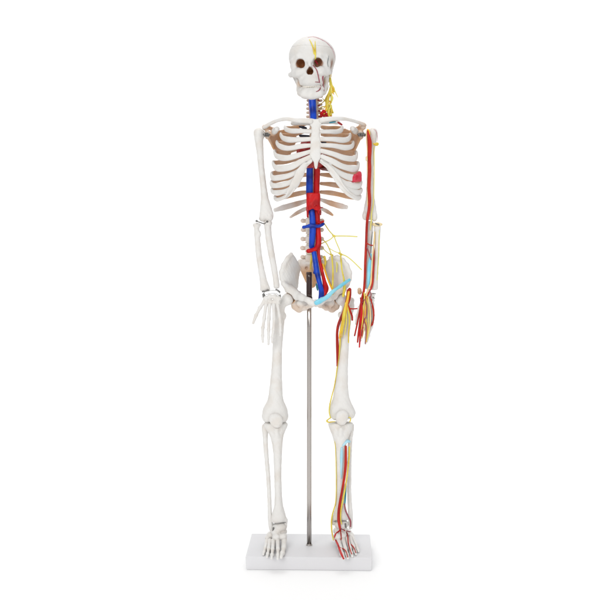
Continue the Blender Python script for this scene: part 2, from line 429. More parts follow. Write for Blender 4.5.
on_head('facial_artery', [(315.3, 82, .3), (317.4, 82.1, .4), (319.4, 82.3, .35)], MAUVE)
on_head('scalp_vein', [(308, 37.4, .3), (314, 37.0, .45), (320, 38.9, .45), (326.5, 42.6, .45), (331, 47.3, .45), (333.6, 52.5, .4), (334.5, 58, .3)], LILAC)
on_head('temporal_strand', [(328.6, 55.9, .35), (328.2, 59, .45), (327.6, 63, .4), (328.2, 66.5, .3)], GREY)  # grey tube drawn in for the dark groove of the temporal line
on_head('temporal_strand', [(323.0, 76.5, .9), (322.8, 79.5, .8), (323.2, 83, .5), (323.9, 87, .45), (324, 91, .4)], MAUVE)
on_head('eye_muscle', [(315.2, 60.8, .6), (316.6, 62.5, .9), (317.5, 64, .6)], PINK)

# ---- spine
def vertebra(bx, by, bh, tp, tpd, sp, tr=1.7, res=0.45):
    v = Vol(res)
    v.ell((0, 0, 0), (bx*1.0, by, bh*1.5), k=1); v.ell((0, 0, bh*0.8), (bx*1.04, by*1.02, bh*0.45), k=.8); v.ell((0, 0, -bh*0.8), (bx*1.04, by*1.02, bh*0.45), k=.8)
    for s_ in (-1, 1):
        v.cone((s_*bx*0.5, by*0.8, 0.5), (s_*bx*0.62, by+4, 0.3), 1.5, 1.5, k=1)
        v.cone((s_*bx*0.6, by*0.9+tpd*0.3, 0.3), (s_*tp, by*0.6+tpd, 0.8), 1.3, tr, k=1)
        v.cone((s_*bx*0.6, by+4, 0.3), (0, by+6.5, -0.5), 1.4, 1.4, k=1)
        v.cone((s_*bx*0.55, by+4.4, -2.2), (s_*bx*0.55, by+4.0, 2.8), 1.4, 1.3, k=1)
    v.cone((0, by+6, -0.5), (0, by+6+sp, -0.5-sp*0.45), 1.1, 1.4, k=1)
    v.ell((0, 0, bh*2.0), (bx*2, by*2, bh*0.75), k=.6, m='s'); v.ell((0, 0, -bh*2.0), (bx*2, by*2, bh*0.75), k=.6, m='s')
    return v.mesh(rough=0.06)
def vert_mesh(nm, args, stain_shade):
    V, F = vertebra(*args)
    me = bpy.data.meshes.new(nm); me.from_pydata([tuple(x*S) for x in V], [], F.tolist()); me.update()
    me.polygons.foreach_set('use_smooth', np.ones(len(me.polygons), dtype=bool)); me.materials.append(BONE)
    a = me.attributes.new('stain_shade', 'FLOAT', 'POINT'); a.data.foreach_set('value', (stain_shade + 0.25*np.clip(V[:, 1]/6, 0, 1)).astype(np.float32))
    return me
cerv = vert_mesh('cervical_vertebra', (4.4, 3.4, 1.7, 6.8, 0.2, 4, 1.5), .5)
thor = vert_mesh('thoracic_vertebra', (5.2, 5.0, 3.1, 4.6, 3.5, 8, 1.5), .6)
lumb = vert_mesh('lumbar_vertebra', (7.0, 5.6, 3.4, 9.7, 0.8, 8, 2.3), .36)
spine_pts = []
for i in range(7): t = i/6; spine_pts.append((cerv, 314.8 - 0.6*t, 93 + 24.2*t, 4 + 10*t, 4.0))
for i in range(12): t = i/11; spine_pts.append((thor, 314.5 - 1.6*t, 122.2 + 90*t, 17 + 14*math.sin(math.pi*(0.15+t*0.7)) - 8*t, 8.2))
for i in range(5): t = i/4; spine_pts.append((lumb, 312.6 - 0.6*t, 221.6 + 36.4*t, 17 - 4*math.sin(math.pi*t), 9.1))
import bmesh
dm = Vol(0.5).ell((0, 0, 0), (6.6, 5.2, 1.5)).mesh()
dme = bpy.data.meshes.new('spinal_disc'); dme.from_pydata([tuple(x*S) for x in dm[0]], [], dm[1].tolist()); dme.polygons.foreach_set('use_smooth', np.ones(len(dme.polygons), dtype=bool)); dme.materials.append(DISC)
for i, (me, x, y, d, st_) in enumerate(spine_pts):
    sc_ = 1 + 0.02*math.sin(i*2.1)
    place('vertebra', me, P(x, y, d), sk, scale=(sc_, sc_, sc_ * (0.92 if me is cerv else 1)))
    if i < len(spine_pts)-1:
        n_ = spine_pts[i+1]; q = (P(x, y, d) + P(n_[1], n_[2], n_[3])) / 2; f = 0.7 if me is cerv else (0.8 if me is thor else 1.0)
        place('spinal_disc', dme, q, sk, scale=(f, f, f*0.8))

# ---- sternum and ribs
def dst(y): return -24 - 10*np.clip((y-118)/42, 0, 1)
v = Vol(0.4)
rows = [(118.2,309.5,322), (120,308.6,322.6), (124,309.6,321.6), (127,311.0,320.2), (131,311.4,319.7), (140,310.7,320.3), (150,310.2,320.8), (156,309.8,321), (159,311.6,320), (161.5,313.6,318.4), (165,314.2,317.9), (169,315,317.2)]
v.loft([(y, a, b, dst(y), 2.1) for y, a, b in rows], pw=2.6)
v.ell(P(315.8, 116.5, -26), (4.2, 6, 2.6), k=1, m='s')
STN = v.mesh(rough=0.1)
mk('sternum', STN, BONE, sk, attr=np.zeros(len(STN[0])))
XC = 316.0
back_y = {1:121,2:127,3:134,4:141,5:149,6:157,7:165.5,8:174.5,9:183.5,10:192,11:200.5,12:208.5}
front = {
 -1: {1: [(310,124.3),(301,123.6),(295,124),(292,123.6)],
      2: [(311,131.4),(300,131),(292,131),(286.6,129.6)], 3: [(311,139),(300,139.6),(290,139.8),(283,138)],
      4: [(310.5,145.4),(300,146.4),(288,148.3),(279.5,146)], 5: [(310.5,151.6),(300,154.8),(287,158),(277,156.3)],
      6: [(310,157),(302,161),(290,167.3),(277,168.2)], 7: [(311,160.5),(303.5,166.5),(296,172.5),(284,177),(273.5,178)],
      8: [(300,174),(292,181.3),(282,185),(273,185.5)], 9: [(297,181),(291,188),(283,191.8),(274,192.3)], 10: [(294,188.5),(288,195),(282,198.3),(277,199.6)]},
  1: {1: [(322,123.3),(331,122.6),(336,123),(339,122.6)],
      2: [(321,131.6),(330,131.6),(336.5,131.7),(341,130.2)], 3: [(321,139),(333,139.2),(343,140.2),(348.8,138.6)],
      4: [(321,145.2),(333,145.7),(345,147.6),(351.8,146.4)], 5: [(321,150.8),(333,154),(345,158),(355,158.3)],
      6: [(321.5,156.3),(331,160.6),(343,166.6),(356,169)], 7: [(321,160.5),(327,165),(335,170.5),(347,176.5),(357.5,178)],
      8: [(331,171.5),(339,180),(349,185),(358.5,186)], 9: [(336,179),(343,187),(351,191.2),(359,192.5)], 10: [(341,186.5),(348,193.5),(354,197),(358.5,198)]}}
lat = {-1: {1:(293,122),2:(284.8,127.6),3:(280.6,134.6),4:(276.6,142.3),5:(274.4,151.6),6:(272.8,163),7:(271.2,174),8:(270.9,182.5),9:(271.5,190),10:(274.5,197.5)},
        1: {1:(338,121.5),2:(342.6,127.8),3:(350.4,135),4:(353.4,142.8),5:(356.8,153),6:(358.6,164),7:(360.6,174),8:(361.4,182.5),9:(361.6,190),10:(360.4,196.5)}}
ribs = {}
for s_ in (-1, 1):
    for n in range(1, 11):
        yb = back_y[n]; xl, yl = lat[s_][n]; a = abs(xl - XC); hb = 1.9 if n < 8 else 2.0
        spx = XC - 1.6*(n/12) 
        bk = 31 - 0.25*abs(n-7) - (9 if n == 1 else 0) - (4 if n == 2 else 0)
        dl = -2.0
        if n >= 8: y0, y1, y2, y3 = yb, yb+1.2, yb+4.2, yb+6.0
        elif n == 1: y0, y1, y2, y3 = yb, yb+.1, yb+.4, yb+.8
        else:
            g = {2:128.2, 3:135.6, 4:143.2, 5:152.0, 6:162.0, 7:172.0}[n]
            y1 = (g - 4.2) if s_ == -1 else {2:128, 3:135.4, 4:142.4, 5:149.6, 6:157.5, 7:167}[n]
            y0, y2, y3 = y1 - 1, g - (0.4 if s_ == -1 else 0), g + 0.6
            if s_ == 1 and n == 5: y2 = 152.6
        wb = 1.25 if n > 1 else 1.0
        pts = [(*P(spx + s_*6, y0, 24 if n > 1 else 16), hb*0.9, 1.1),
               (*P(XC + s_*max(11, a*0.38), y1, bk+1.5), hb*wb, 1.15),
               (*P(XC + s_*a*0.70, y2, bk-5.5), hb*wb, 1.15),
               (*P(XC + s_*a*0.93, (y3*2+yl)/3, bk-17), hb*wb, 1.1),
               (*P(xl, yl, dl), 2.2, 1.15)]
        nb = len(pts)
        fr = front[s_][n][::-1]
        hf = {1:1.6,2:2.6,3:2.8,4:2.65,5:2.9,6:3.1,7:3.2,8:3.1,9:2.9,10:2.5}[n] - (0.55 if s_ == -1 and n >= 7 else 0)
        for x, y in fr:
            off = abs(x - XC); ds_ = float(dst(y)) if n < 7 else -32.0
            if n == 1: ds_ = -22
            u = min(off / a, 1); dep = ds_ * (1 - u**2.6) + (-8) * u**2.6
            pts.append((*P(x, y, dep), hf * (0.76 + 0.24*min(max((off-8)/16, 0), 1)), 1.3))
        G = sweep(pts, n=72, m=14, up=(0, 0, 1), wob=0.07)
        # tan wash plus painted cage shade on the back ribs, ending at the side
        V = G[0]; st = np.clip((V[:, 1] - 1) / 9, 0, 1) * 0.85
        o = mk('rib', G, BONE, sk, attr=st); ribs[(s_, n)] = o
    for n, e in ((11, [(24, 30, 1.3), (15, 25, 2.7), (2, 0, 0)]), (12, None)):
        pass
fl = {(-1, 11): [(309.5,200,22),(303,202,28),(292,205.3,26),(282,208,19),(274.5,210.2,12)], (-1, 12): [(309.5,207.5,22),(304,209.5,26),(297,213,25),(290.5,217.2,22)],
      (1, 11): [(320,199.3,22),(326,201.5,28),(335,204.5,27),(342,206.3,22),(347,207.3,17)], (1, 12): [(320,208,22),(325,210.3,26),(329,212.6,25),(332.5,215,23)]}
for (s_, n), pp in fl.items():
    L_ = len(pp); hs = [1.6, 2.3, 2.9, 2.8, 1.9] if n == 11 else [1.5, 2.0, 1.9, 1.1]
    G = sweep([(*P(x, y, d), h, 1.1) for (x, y, d), h in zip(pp, hs)], n=36, m=12, up=(0, 0, 1), wob=0.05)
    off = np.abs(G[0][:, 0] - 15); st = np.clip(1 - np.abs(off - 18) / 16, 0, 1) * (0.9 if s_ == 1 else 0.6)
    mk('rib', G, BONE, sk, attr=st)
for s_ in (-1, 1):
    if s_ == -1: pl = [(311,160,2.6),(305.5,164.5,3.0),(300.5,172,4.2),(297,180,4.4),(292.5,188,4.6),(287.5,194.5,4.0),(281,199,2.6)]
    else: pl = [(321,160.2,2.6),(327.5,166,3.0),(334,174,3.6),(340,182.5,3.8),(347,190,3.6),(354,195.3,2.8),(360,198.3,1.3)]
    pts = []
    for x, y, h in pl:
        u = abs(x - XC)/45; pts.append((*P(x, y, -33*(1-u**2.6) - 8*u**2.6 + 0.2), h, 1.35))
    G = sweep(pts, n=50, m=14, up=(0.75*-s_, -0.0, 0.65), wob=0.05)
    mk('costal_cartilage', G, BONE, sk, attr=np.zeros(len(G[0])))

# ---- shoulders
def bone_tube(name, pts, n=40, stain_shade=0.0, wob=0.05, parent=sk, grad=None):
    G = tube(pts, n=n, m=16, wob=wob); st = np.full(len(G[0]), stain_shade)
    if grad: st = grad(G[0])
    return mk(name, G, BONE, parent, attr=st)
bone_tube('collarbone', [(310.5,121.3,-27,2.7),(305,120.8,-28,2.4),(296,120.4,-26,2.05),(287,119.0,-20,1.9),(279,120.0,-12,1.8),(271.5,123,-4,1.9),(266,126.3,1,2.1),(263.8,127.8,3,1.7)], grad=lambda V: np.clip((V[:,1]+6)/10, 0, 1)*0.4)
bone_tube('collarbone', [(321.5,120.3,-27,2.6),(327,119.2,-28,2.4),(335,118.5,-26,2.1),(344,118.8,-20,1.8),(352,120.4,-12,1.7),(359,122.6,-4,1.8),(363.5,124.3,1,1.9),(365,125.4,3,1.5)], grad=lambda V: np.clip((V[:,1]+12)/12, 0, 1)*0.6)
for s_ in (-1, 1):
    if s_ == -1:
        poly = [(268.5,136.5),(270,131),(278,130.5),(287,129),(296,133),(297,140),(290,156),(284,162),(280,160),(276.5,153),(273,146)]
        gl, ac, acb, co0, co1 = (267.6,134.6), (264.8,127.4), (281,133.5), (273,133.5), (277,129.0)
        m0 = lambda x: x
    else:
        poly = [(360.5,136.5),(359,131.5),(352,131.5),(345,128.5),(338,130),(336,138),(343,155),(348,160),(351,158),(352.5,153),(355.5,146)]
        gl, ac, acb, co0, co1 = (361.0,134.6), (363.2,127.0), (347,133), (357,133), (352.5,128.5)
    gx = gl[0]
    dfun = (lambda x, y, gx=gx: 6 + 31*np.clip(abs(x-gx)/20, 0, 1)**0.75)
    v = Vol(0.45)
    v.plate(poly, dfun, 0.9, k=1.2, rnd=1.0)
    v.ell(P(*gl, 6), (3.0, 4.5, 4.8), k=2.5)
    v.chain([(P(*acb, 33), 1.5), (P((acb[0]+ac[0])/2, 129.6, 25), 1.9), (P(ac[0]-s_*2, 126.8, 13), 2.4), (P(*ac, 5), 2.9)], k=2)
    v.chain([(P(*co0, 8), 3.0), (P((co0[0]+co1[0])/2, 130.6, 0), 2.8), (P(*co1, -6), 2.6)], k=2)
    v.cone(P(gl[0]-s_*1, 138, 8), P(poly[8][0], poly[8][1], 30), 1.5, 1.2, k=1.5)
    G = v.mesh(rough=0.1)
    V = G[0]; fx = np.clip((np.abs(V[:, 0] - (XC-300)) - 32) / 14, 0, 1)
    st = np.clip(0.85 - 0.95*np.clip((-V[:, 1]+6)/9, 0, 1), 0, 1)  # tan wash with painted shade, fading towards the front
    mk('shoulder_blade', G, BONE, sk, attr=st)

# ---- arms
def vmk(name, v, parent=sk, rough=0.1, stf=None, material=None, label=None):
    G = v.mesh(rough=rough); st = np.zeros(len(G[0])) if stf is None else np.clip(stf(G[0]), 0, 1)
    return mk(name, G, material or BONE, parent, label, attr=st)
v = Vol(0.42)
v.loft([(131,255,262,4,4),(135,254,263.6,4,5),(141,254.8,263.2,4,4.4),(150,256.4,263.4,5,3.4),(165,258,264,6,3.1),(185,260.2,266.4,6,3.1),(197,261,268.2,6,3.2),(206,260.4,271,5,3.4),(214,259.6,273.6,4,3.6),(219,261,273,4,3.4)], cap=2)
v.ell(P(258.6, 133, 3), (5.0, 5.2, 5.2), k=1.5)
v.ell(P(262.2, 134.2, 5), (3.0, 4.2, 4.2), k=1.5)
v.ell(P(262.6, 218, 3.5), (3.6, 3.8, 3.8), k=1.2); v.ell(P(268.8, 218, 3.5), (4.0, 3.6, 4.0), k=1.2)
v.ell(P(268.3, 215.2, -0.6), (1.0, 1.4, 1.7), k=0.8, m='s')
vmk('upper_arm_bone', v)
v = Vol(0.42)
v.ell(P(256.8, 225.2, 2), (3.9, 3.7, 2.6), k=1.2); v.ell(P(258.8, 234, 0), (2.2, 2.4, 3.4), k=2)
v.loft([(224.8,253.8,259.6,2,3),(228,254.2,259.2,2,2.7),(233,254.2,259.6,1,2.6),(242,254.8,260.4,0,2.5),(256,256,262,-3,2.6),(270,258.2,264.6,-6,2.8),(281,259.8,267.2,-9,3),(287,260.2,269.8,-10,3.3),(291.5,260.4,270.4,-10,3.2)], cap=1.8)
v.ell(P(263.5, 287, -13.5), (1.0, 1.0, 4), k=1, m='s')
vmk('forearm_bone', v)
v = Vol(0.42)
v.loft([(221.5,264.5,271.3,4,3.6),(227,264.3,271.2,3,3.4),(236,265.2,271.8,1,2.9),(250,267.4,274,-2,2.7),(265,270.4,276.6,-6,2.6),(278,272.8,278.6,-9,2.5),(284,273.4,279.4,-10,2.6),(288.5,273.6,279.8,-10,2.4)], cap=1.8)
v.cone(P(267.5, 224, 6), P(268, 219.6, 8), 2.8, 2.4, k=2); v.ell(P(267.8, 223.2, 1.5), (4.4, 3.6, 2.8), k=2)
vmk('forearm_bone', v)
v = Vol(0.42)
v.loft([(129.5,369,376,4,3),(134,367.4,377.4,4,5),(141,367.2,376.6,4,4.4),(150,367,374.8,5,3.4),(165,366.8,373.6,6,3.1),(185,366.6,373.6,6,3.1),(197,366,374.4,6,3.2),(206,364.4,376,5,3.4),(214,362.6,377,4,3.6),(220,363.8,376.4,4,3.4)], cap=2)
v.ell(P(372.6, 133, 3), (5.0, 5.2, 5.2), k=1.5); v.ell(P(368.4, 134.2, 5), (3.0, 4.2, 4.2), k=1.5)
v.ell(P(365.2, 216, 2.5), (3.0, 3.8, 4.2), k=1.2); v.ell(P(374.2, 217, 3.5), (3.0, 3.6, 4.4), k=1.2)
vmk('upper_arm_bone', v)
v = Vol(0.42)
v.loft([(225.4,373.8,380.8,2,3.2),(230,374,380.6,2,3),(242,374.8,379.8,0,2.4),(256,374.6,379.4,-3,2.4),(270,373.2,378.4,-6,2.6),(281,371,378,-9,3),(290,369.6,378,-10,3.2)], cap=1.8)
vmk('forearm_bone', v, stf=lambda V: 0*V[:, 0] + 0.10)
v = Vol(0.42)
v.loft([(221,367.6,373.4,5,3.4),(228,367.6,373.2,4,3.2),(238,367.2,372.4,3,2.7),(250,366.6,371.6,0,2.5),(265,365.4,370.4,-5,2.4),(278,364.4,369.2,-8,2.3),(289,363.4,368.4,-9,2.3)], cap=1.8)
vmk('forearm_bone', v, stf=lambda V: 0*V[:, 0] + 0.15)

def screw(pts, r=0.9, heads=True, parent=sk, head_r=1.5):
    parts = [tube([(x, y, d, r) for x, y, d in pts], m=10)]
    if heads:
        for x, y, d in (pts[0], pts[-1]):
            parts.append(tube([(x, y, d-0.8, head_r), (x, y, d+0.8, head_r)], n=4, m=12))
    return mk('joint_screw', join(*parts), SCREW, parent)
# shoulder springs with their pins
for cx, w in ((266.6, 2.3), (362.0, 3.2)):
    hel = []
    for i in range(61):
        t = i/60; a = t*2*math.pi*3.5
        hel.append((cx - w + 2*w*t, 134.6 + 1.9*math.sin(a), 0 + 1.9*math.cos(a)-3, 0.52))
    mk('joint_spring', join(tube(hel, n=120, m=6), tube([(cx-w-.3, 134.6, -3, 1.2), (cx+w+.3, 134.6, -3, 1.2)], n=5, m=10), tube([(cx-w+0.2, 134.6, -4.6, 1.6), (cx-w+0.2, 134.6, -3, 1.6)], n=4, m=12)), SCREW, sk)
screw([(256.6, 221.0, -1), (260, 222.4, -1.5), (264.2, 223.6, -1.5), (267.2, 221.6, -1)], r=0.55, head_r=1.15)
for a in ([(262.8,291.6,-14),(265.5,291.0,-14.5),(268,290.0,-14)], [(276.3,289.6,-14),(278,290.6,-14.5),(279.6,292,-14)]): screw(a, r=0.9, heads=False)
screw([(263.6, 294.6, -14), (264, 297.2, -14)], r=1.35, heads=False); screw([(280, 295.6, -14), (280.3, 298.6, -14)], r=0.9, heads=False)
mk('wrist_wire', join(tube([(263.8,296,-14,.2),(263.6,293.5,-14,.2),(266,291.4,-14,.2),(272,290.4,-14,.2),(277,290.6,-14,.2),(279.8,293,-14,.2),(280.2,297,-14,.2)], m=6), tube([(264,296,-14,.2),(267,294.4,-14,.2),(272,293.4,-14,.2),(277,294,-14,.2),(280,296.6,-14,.2)], m=6)), SCREW, sk)

def phal(v, pts, w=1.6, k=0.8):
    n = len(pts)-1
    for i in range(n):
        a = np.array(pts[i]); b = np.array(pts[i+1]); r = w * (1 - 0.07*i)
        v.cone(a, a + (b-a)*0.5, r*1.1, r*0.76, k=k); v.cone(a + (b-a)*0.5, a + (b-a)*0.95, r*0.76, r*(1.0 if i < n-1 else 0.75), k=k)
    return v
def hand(cx_list, carp, d0, thumb):
    v = Vol(0.36)
    for (x, y, rx_, rz_) in carp: v.ell(P(x, y, d0), (rx_, 2.6, rz_), k=0.8)
    h = vmk('hand', v, rough=0.12)
    for f in cx_list:
        v = Vol(0.34)
        pts = [P(x, y, d0 + dd) for x, y, dd in f]
        phal(v, pts, 1.75); vmk('finger', v, h, rough=0.05)
    v = Vol(0.34); phal(v, [P(x, y, d0 + dd) for x, y, dd in thumb], 1.9); vmk('thumb', v, h, rough=0.05)
    return h
hand([[(266,304,0),(264.2,318.5,-1),(262.8,328,-2),(262.6,336,-2),(262.8,342.3,-1)],
      [(269.6,304.5,0),(268.8,319.5,-2),(268.6,330,-3),(268.6,338,-3),(268.4,344.6,-1)],
      [(273.6,304.5,0),(274.2,319,-3),(273.4,329.5,-4),(272.6,337,-3),(272.3,342.5,-1)],
      [(277.4,304,0),(279.6,316.5,-2),(280.4,324.5,-3),(280.5,330.5,-3),(280.4,335.5,-2)]],
     [(266,298.5,3,2.6),(270,296.8,3,2.6),(274.5,296.7,3,2.6),(278.3,298.5,2.8,2.8),(266.5,302.4,2.6,2.4),(270.5,301.6,2.6,2.6),(274.8,301.6,2.6,2.6),(278,302.4,2.4,2.4)],
     -15, [(264.4,301,0),(259.8,308,-1),(256,315.5,-2),(253,323.4,-2)])
hand([[(364.6,304,0),(362.6,318,-2),(361.6,328,-3),(361,335,-3),(360.4,341,-1)],
      [(367.6,304.5,0),(366.8,319.5,-2),(366.4,330,-3),(366,338,-3),(365.4,344,-1)],
      [(370.2,304.5,0),(370.0,319,-2),(369.4,329.5,-3),(368.6,336,-3),(367,342.0,-1)],
      [(372.6,304,1),(373,315.5,0),(372.4,322.5,-1),(371.4,327.5,-2),(369.6,333,-2)]],
     [(364.6,296,2.6,2.6),(368.2,295.2,2.8,2.6),(372,295.6,2.8,2.6),(365,300,2.6,2.6),(368.6,300,2.6,2.6),(372,300.4,2.6,2.6)],
     -12, [(363,300,-2),(359.6,308,-4),(357.4,316,-5),(356,324,-5)])

# ---- pelvis
def hip(s_):
    v = Vol(0.45)
    if s_ == -1:
        poly = [(293.5,254.6),(290.5,253.3),(286.5,257.5),(282.6,264),(280.3,271.5),(280.3,278),(282.2,284),(286,288.8),(288,293),(296,293),(298.2,287),(298.8,281),(299.4,275),(301,269),(299,263.5),(296,258)]
        dfun = lambda x, y: -9 + 25*np.clip((x-281)/20, 0, 1)**2.2 + 0.25*(y-270)
        ac = (288.8, 297.8)
    else:
        poly = [(338,256.3),(331,257),(326.5,260.5),(325,268),(326.5,276),(328.5,283),(331.5,289),(333,294),(341.5,294),(344,289.5),(348.5,285.5),(351,279),(350.8,271.5),(348,264.5),(343.5,259)]
        dfun = lambda x, y: -9 + 25*np.clip((351-x)/25, 0, 1)**2.2 + 0.25*(y-270)
        ac = (340.4, 297.8)
    v.plate(poly, dfun, 1.25, k=1.5, rnd=1.6)
    crest = poly[1:6] if s_ == -1 else [poly[i] for i in (1, 0, 14, 13, 12, 11)]
    v.chain([(P(x + (1.0 if s_ == -1 else -1.0), y + 0.9, dfun(x, y)+0.8), 1.25) for x, y in crest], k=3)
    q = lambda x, y, d: P(x if s_ == -1 else 631.0 - x, y, d)
    v.chain([(q(284,284,-8), 2.6), (q(290.5,290.5,-3), 4.4), (q(295.5,294.5,-4), 4.8), (q(302,297.6,-13), 3.2), (q(308.6,300.8,-20), 2.8), (q(313.6,303.3,-22), 2.9)], k=3)
    v.ell(P(*ac, 0) + np.array([-s_*3.4, 4, 1]), (6.6, 8, 7.2), k=3)
    v.chain([(q(294,300,4), 4.0), (q(295.6,306,6), 3.8), (q(299,309,4), 3.2), (q(305,308.2,-6), 2.0), (q(311,305.4,-16), 2.0), (q(313.6,303.6,-21), 2.4)], k=2.5)
    v.ell(P(*ac, -2), (6.4, 7.2, 6.4), k=0.8, m='s')
    v.ell(q(303, 303.6, -3), (6.5, 2.4, 4.2), k=2)
    v.ell(q(304, 303.4, -16), (3.6, 9, 1.6), k=1.5, m='s')

    v.ell(q(299.6, 289.6, 0), (1.5, 30, 1.2), k=0.8, m='s')
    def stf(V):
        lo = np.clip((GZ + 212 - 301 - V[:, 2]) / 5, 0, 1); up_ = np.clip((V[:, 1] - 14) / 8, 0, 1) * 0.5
        ca = np.clip(1.3 - np.linalg.norm((V - P(*ac, -1)) / 6.6, axis=1), 0, 1) * 2.5  # shade of the hip socket painted in through the tan mask
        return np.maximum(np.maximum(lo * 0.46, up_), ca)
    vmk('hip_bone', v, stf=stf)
hip(-1); hip(1)
v = Vol(0.42); v.cone(P(315.4, 301, -22.5), P(315.8, 305.6, -21), 1.9, 1.6); vmk('pubic_cartilage', v)
v = Vol(0.45)
v.loft([(259,300.5,323.5,19,4),(266,299.5,324.5,20,4.2),(272,301,322.5,22,4.2),(278,303.5,320,25,3.6),(283.5,306.6,317,27,3),(288,310,314,26,2)], cap=2)
v.ell(P(311.6, 263, 17), (7.2, 6, 3.2), k=2)
for yy in (268, 274, 280):
    for s_ in (-1, 1): v.ell(P(311.8 + s_*(5.2 - (yy-268)*0.14), yy, 17+(yy-268)*0.3), (1.5, 3.2, 1.5), k=1, m='s')
for s_ in (-1, 1): v.cone(P(311.8 + s_*6, 264.5, 22), P(311.8 + s_*11.5, 262, 24), 3.0, 3.0, k=2)
vmk('sacrum', v, stf=lambda V: 0.35 + 0.6*np.clip((GZ+212-264-V[:, 2])/8, 0, 1), label='sacrum stained brown with shade painted in, behind the rod')  # brown deepens downwards: tan wash with shade painted in

# ---- legs
v = Vol(0.45)   # viewer's left thigh
v.loft([(307,274.5,284.5,3,5),(313,274,284.6,3,5),(320,273.4,284.6,3,5),(335,273,283.2,2,4.6),(350,272.6,282,1,4.6),(370,271.4,281.8,0,4.8),(385,269.8,282.2,-1,5),(397,268.4,282.8,-1,5.6),(401.5,267.2,283.8,0,6.4),(406,264.2,286.2,0,8),(410.5,262.4,287.8,1,9.4),(415,262,287.9,2,10),(420,264,287,3,9)], cap=3)
v.ell(P(287.6, 299, -1), (5.7, 6, 6.0), k=1)
v.cone(P(287, 300, -1), P(279, 307, 2), 3.8, 4.6, k=3)
v.chain([(P(277, 301.5, 5), 3.6), (P(278, 310, 4), 4.4)], k=3)
v.ell(P(284.4, 316, 4), (2.0, 3, 3), k=2)
v.ell(P(267.8, 416.5, 4), (5.8, 9.5, 6.2), k=1.5); v.ell(P(282.2, 416.5, 4), (5.8, 9.5, 6.6), k=1.5)
v.ell(P(275.4, 423, 0), (3.6, 16, 4.6), k=2.5, m='s'); v.ell(P(275.6, 412, -12.5), (4.0, 4, 7.5), k=3, m='s')
vmk('thigh_bone', v)
v = Vol(0.42); v.ell(P(276.0, 419.8, -9.6), (6.6, 3.3, 6.1)); v.ell(P(276.8, 423.4, -8.6), (4.4, 2.8, 4.2), k=4); v.ell(P(273.4, 417.6, -9.4), (3.6, 2.6, 3.2), k=3); vmk('kneecap', v)
v = Vol(0.45)
v.loft([(422.5,263.8,287.6,2,8),(423.4,263.5,287.8,2,8),(426.5,263.5,287.6,2,8),(430,266.5,285.6,1,7.4),(436,270.2,283.4,0,6.2),(445,272.4,282.4,-1,5),(457,273.6,281.7,-1,4.3),(475,274.2,281.4,0,4),(495,274.8,281.8,1,3.9),(506,274.4,283,2,4.2),(514,271.8,285.4,3,5),(519,270.8,286.6,3,5.4),(522.3,271.2,286.4,3,5.2)], cap=1.8)
v.cone(P(276.5, 430, -6), P(277, 436, -5.6), 2.4, 1.6, k=2.5)
v.cone(P(285.4, 520, 3), P(285.8, 526, 3), 2.2, 1.4, k=1.5)
v.ell(P(275.5, 421.6, 2), (2.0, 9, 1.4), k=1.4, m='s')
vmk('shin_bone', v)
v = Vol(0.42)
v.loft([(424.2,262.4,270,6,4),(428,261.6,269.4,6,4),(431,261.8,268.4,7,3.6),(436,262.8,267.8,7,3),(446,263.2,267.9,7,2.5),(460,264.6,268.9,7,2.3),(475,266,270.2,7,2.3),(490,267,271,7,2.3),(505,267.6,271.6,6,2.4),(516,267.8,272,5,2.8),(524,268.2,273.0,4,3.2),(531,269.4,273,4,2.2)], cap=1.8)
vmk('calf_bone', v)
v = Vol(0.45)   # viewer's right thigh
v.loft([(305,342.5,353.5,3,5),(313,340.6,352.6,3,5),(325,340.0,350.6,3,4.8),(340,339.6,349.2,2,4.6),(355,338.4,348.4,1,4.6),(370,337,347.8,0,4.8),(385,335,348.0,-1,5),(395,333.4,348.8,-1,5.6),(400,332.4,350,0,6.4),(404.5,330.4,352.4,0,8),(409,329.6,354.2,1,9.4),(414,330,355,2,10),(418.5,333,353,3,9)], cap=3)
v.ell(P(341.0, 299, -1), (5.7, 6, 6.0), k=1)
v.cone(P(341.6, 300, -1), P(348, 306, 2), 3.8, 4.6, k=3)
v.chain([(P(351, 300.5, 5), 3.4), (P(349, 309, 4), 4.4)], k=3)
v.ell(P(339.8, 315, 4), (2.0, 3, 3), k=2)
v.ell(P(336.0, 414, 4), (5.8, 9.5, 6.0), k=1.5); v.ell(P(350.0, 412.5, 4), (5.4, 9.5, 5.8), k=1.5)
v.ell(P(342.6, 421, 0), (3.4, 16, 4.6), k=2.5, m='s'); v.ell(P(342, 409, -12.5), (4.0, 4, 7.5), k=3, m='s')
vmk('thigh_bone', v)
v = Vol(0.42); v.ell(P(341.8, 416.6, -9.6), (6.2, 3.3, 6.3)); v.ell(P(341.5, 420.8, -8.6), (4.4, 2.8, 4.2), k=4); v.ell(P(344, 414.4, -9.4), (3.6, 2.6, 3.2), k=3); vmk('kneecap', v)
v = Vol(0.45)
v.loft([(422.2,328,353,2,8),(426,328.4,353,2,8),(430,330,351.6,1,7.4),(436,332.4,349,0,6.2),(445,334.8,346.2,-1,5),(457,335.8,345.2,-1,4.3),(475,336.2,344.8,0,4),(495,336.4,344.8,1,3.9),(506,335.8,345.6,2,4.2),(513,333.8,347.4,3,5),(517,332.8,348.4,3,5.4),(520,333,348.4,3,5.2)], cap=1.8)
v.cone(P(341, 429, -6), P(340.4, 435, -5.6), 2.4, 1.6, k=2.5)
v.cone(P(334.2, 518, 3), P(333.6, 524, 3), 2.2, 1.4, k=1.5)
vmk('shin_bone', v, stf=lambda V: 0.06 + 0*V[:, 0])
v = Vol(0.42)
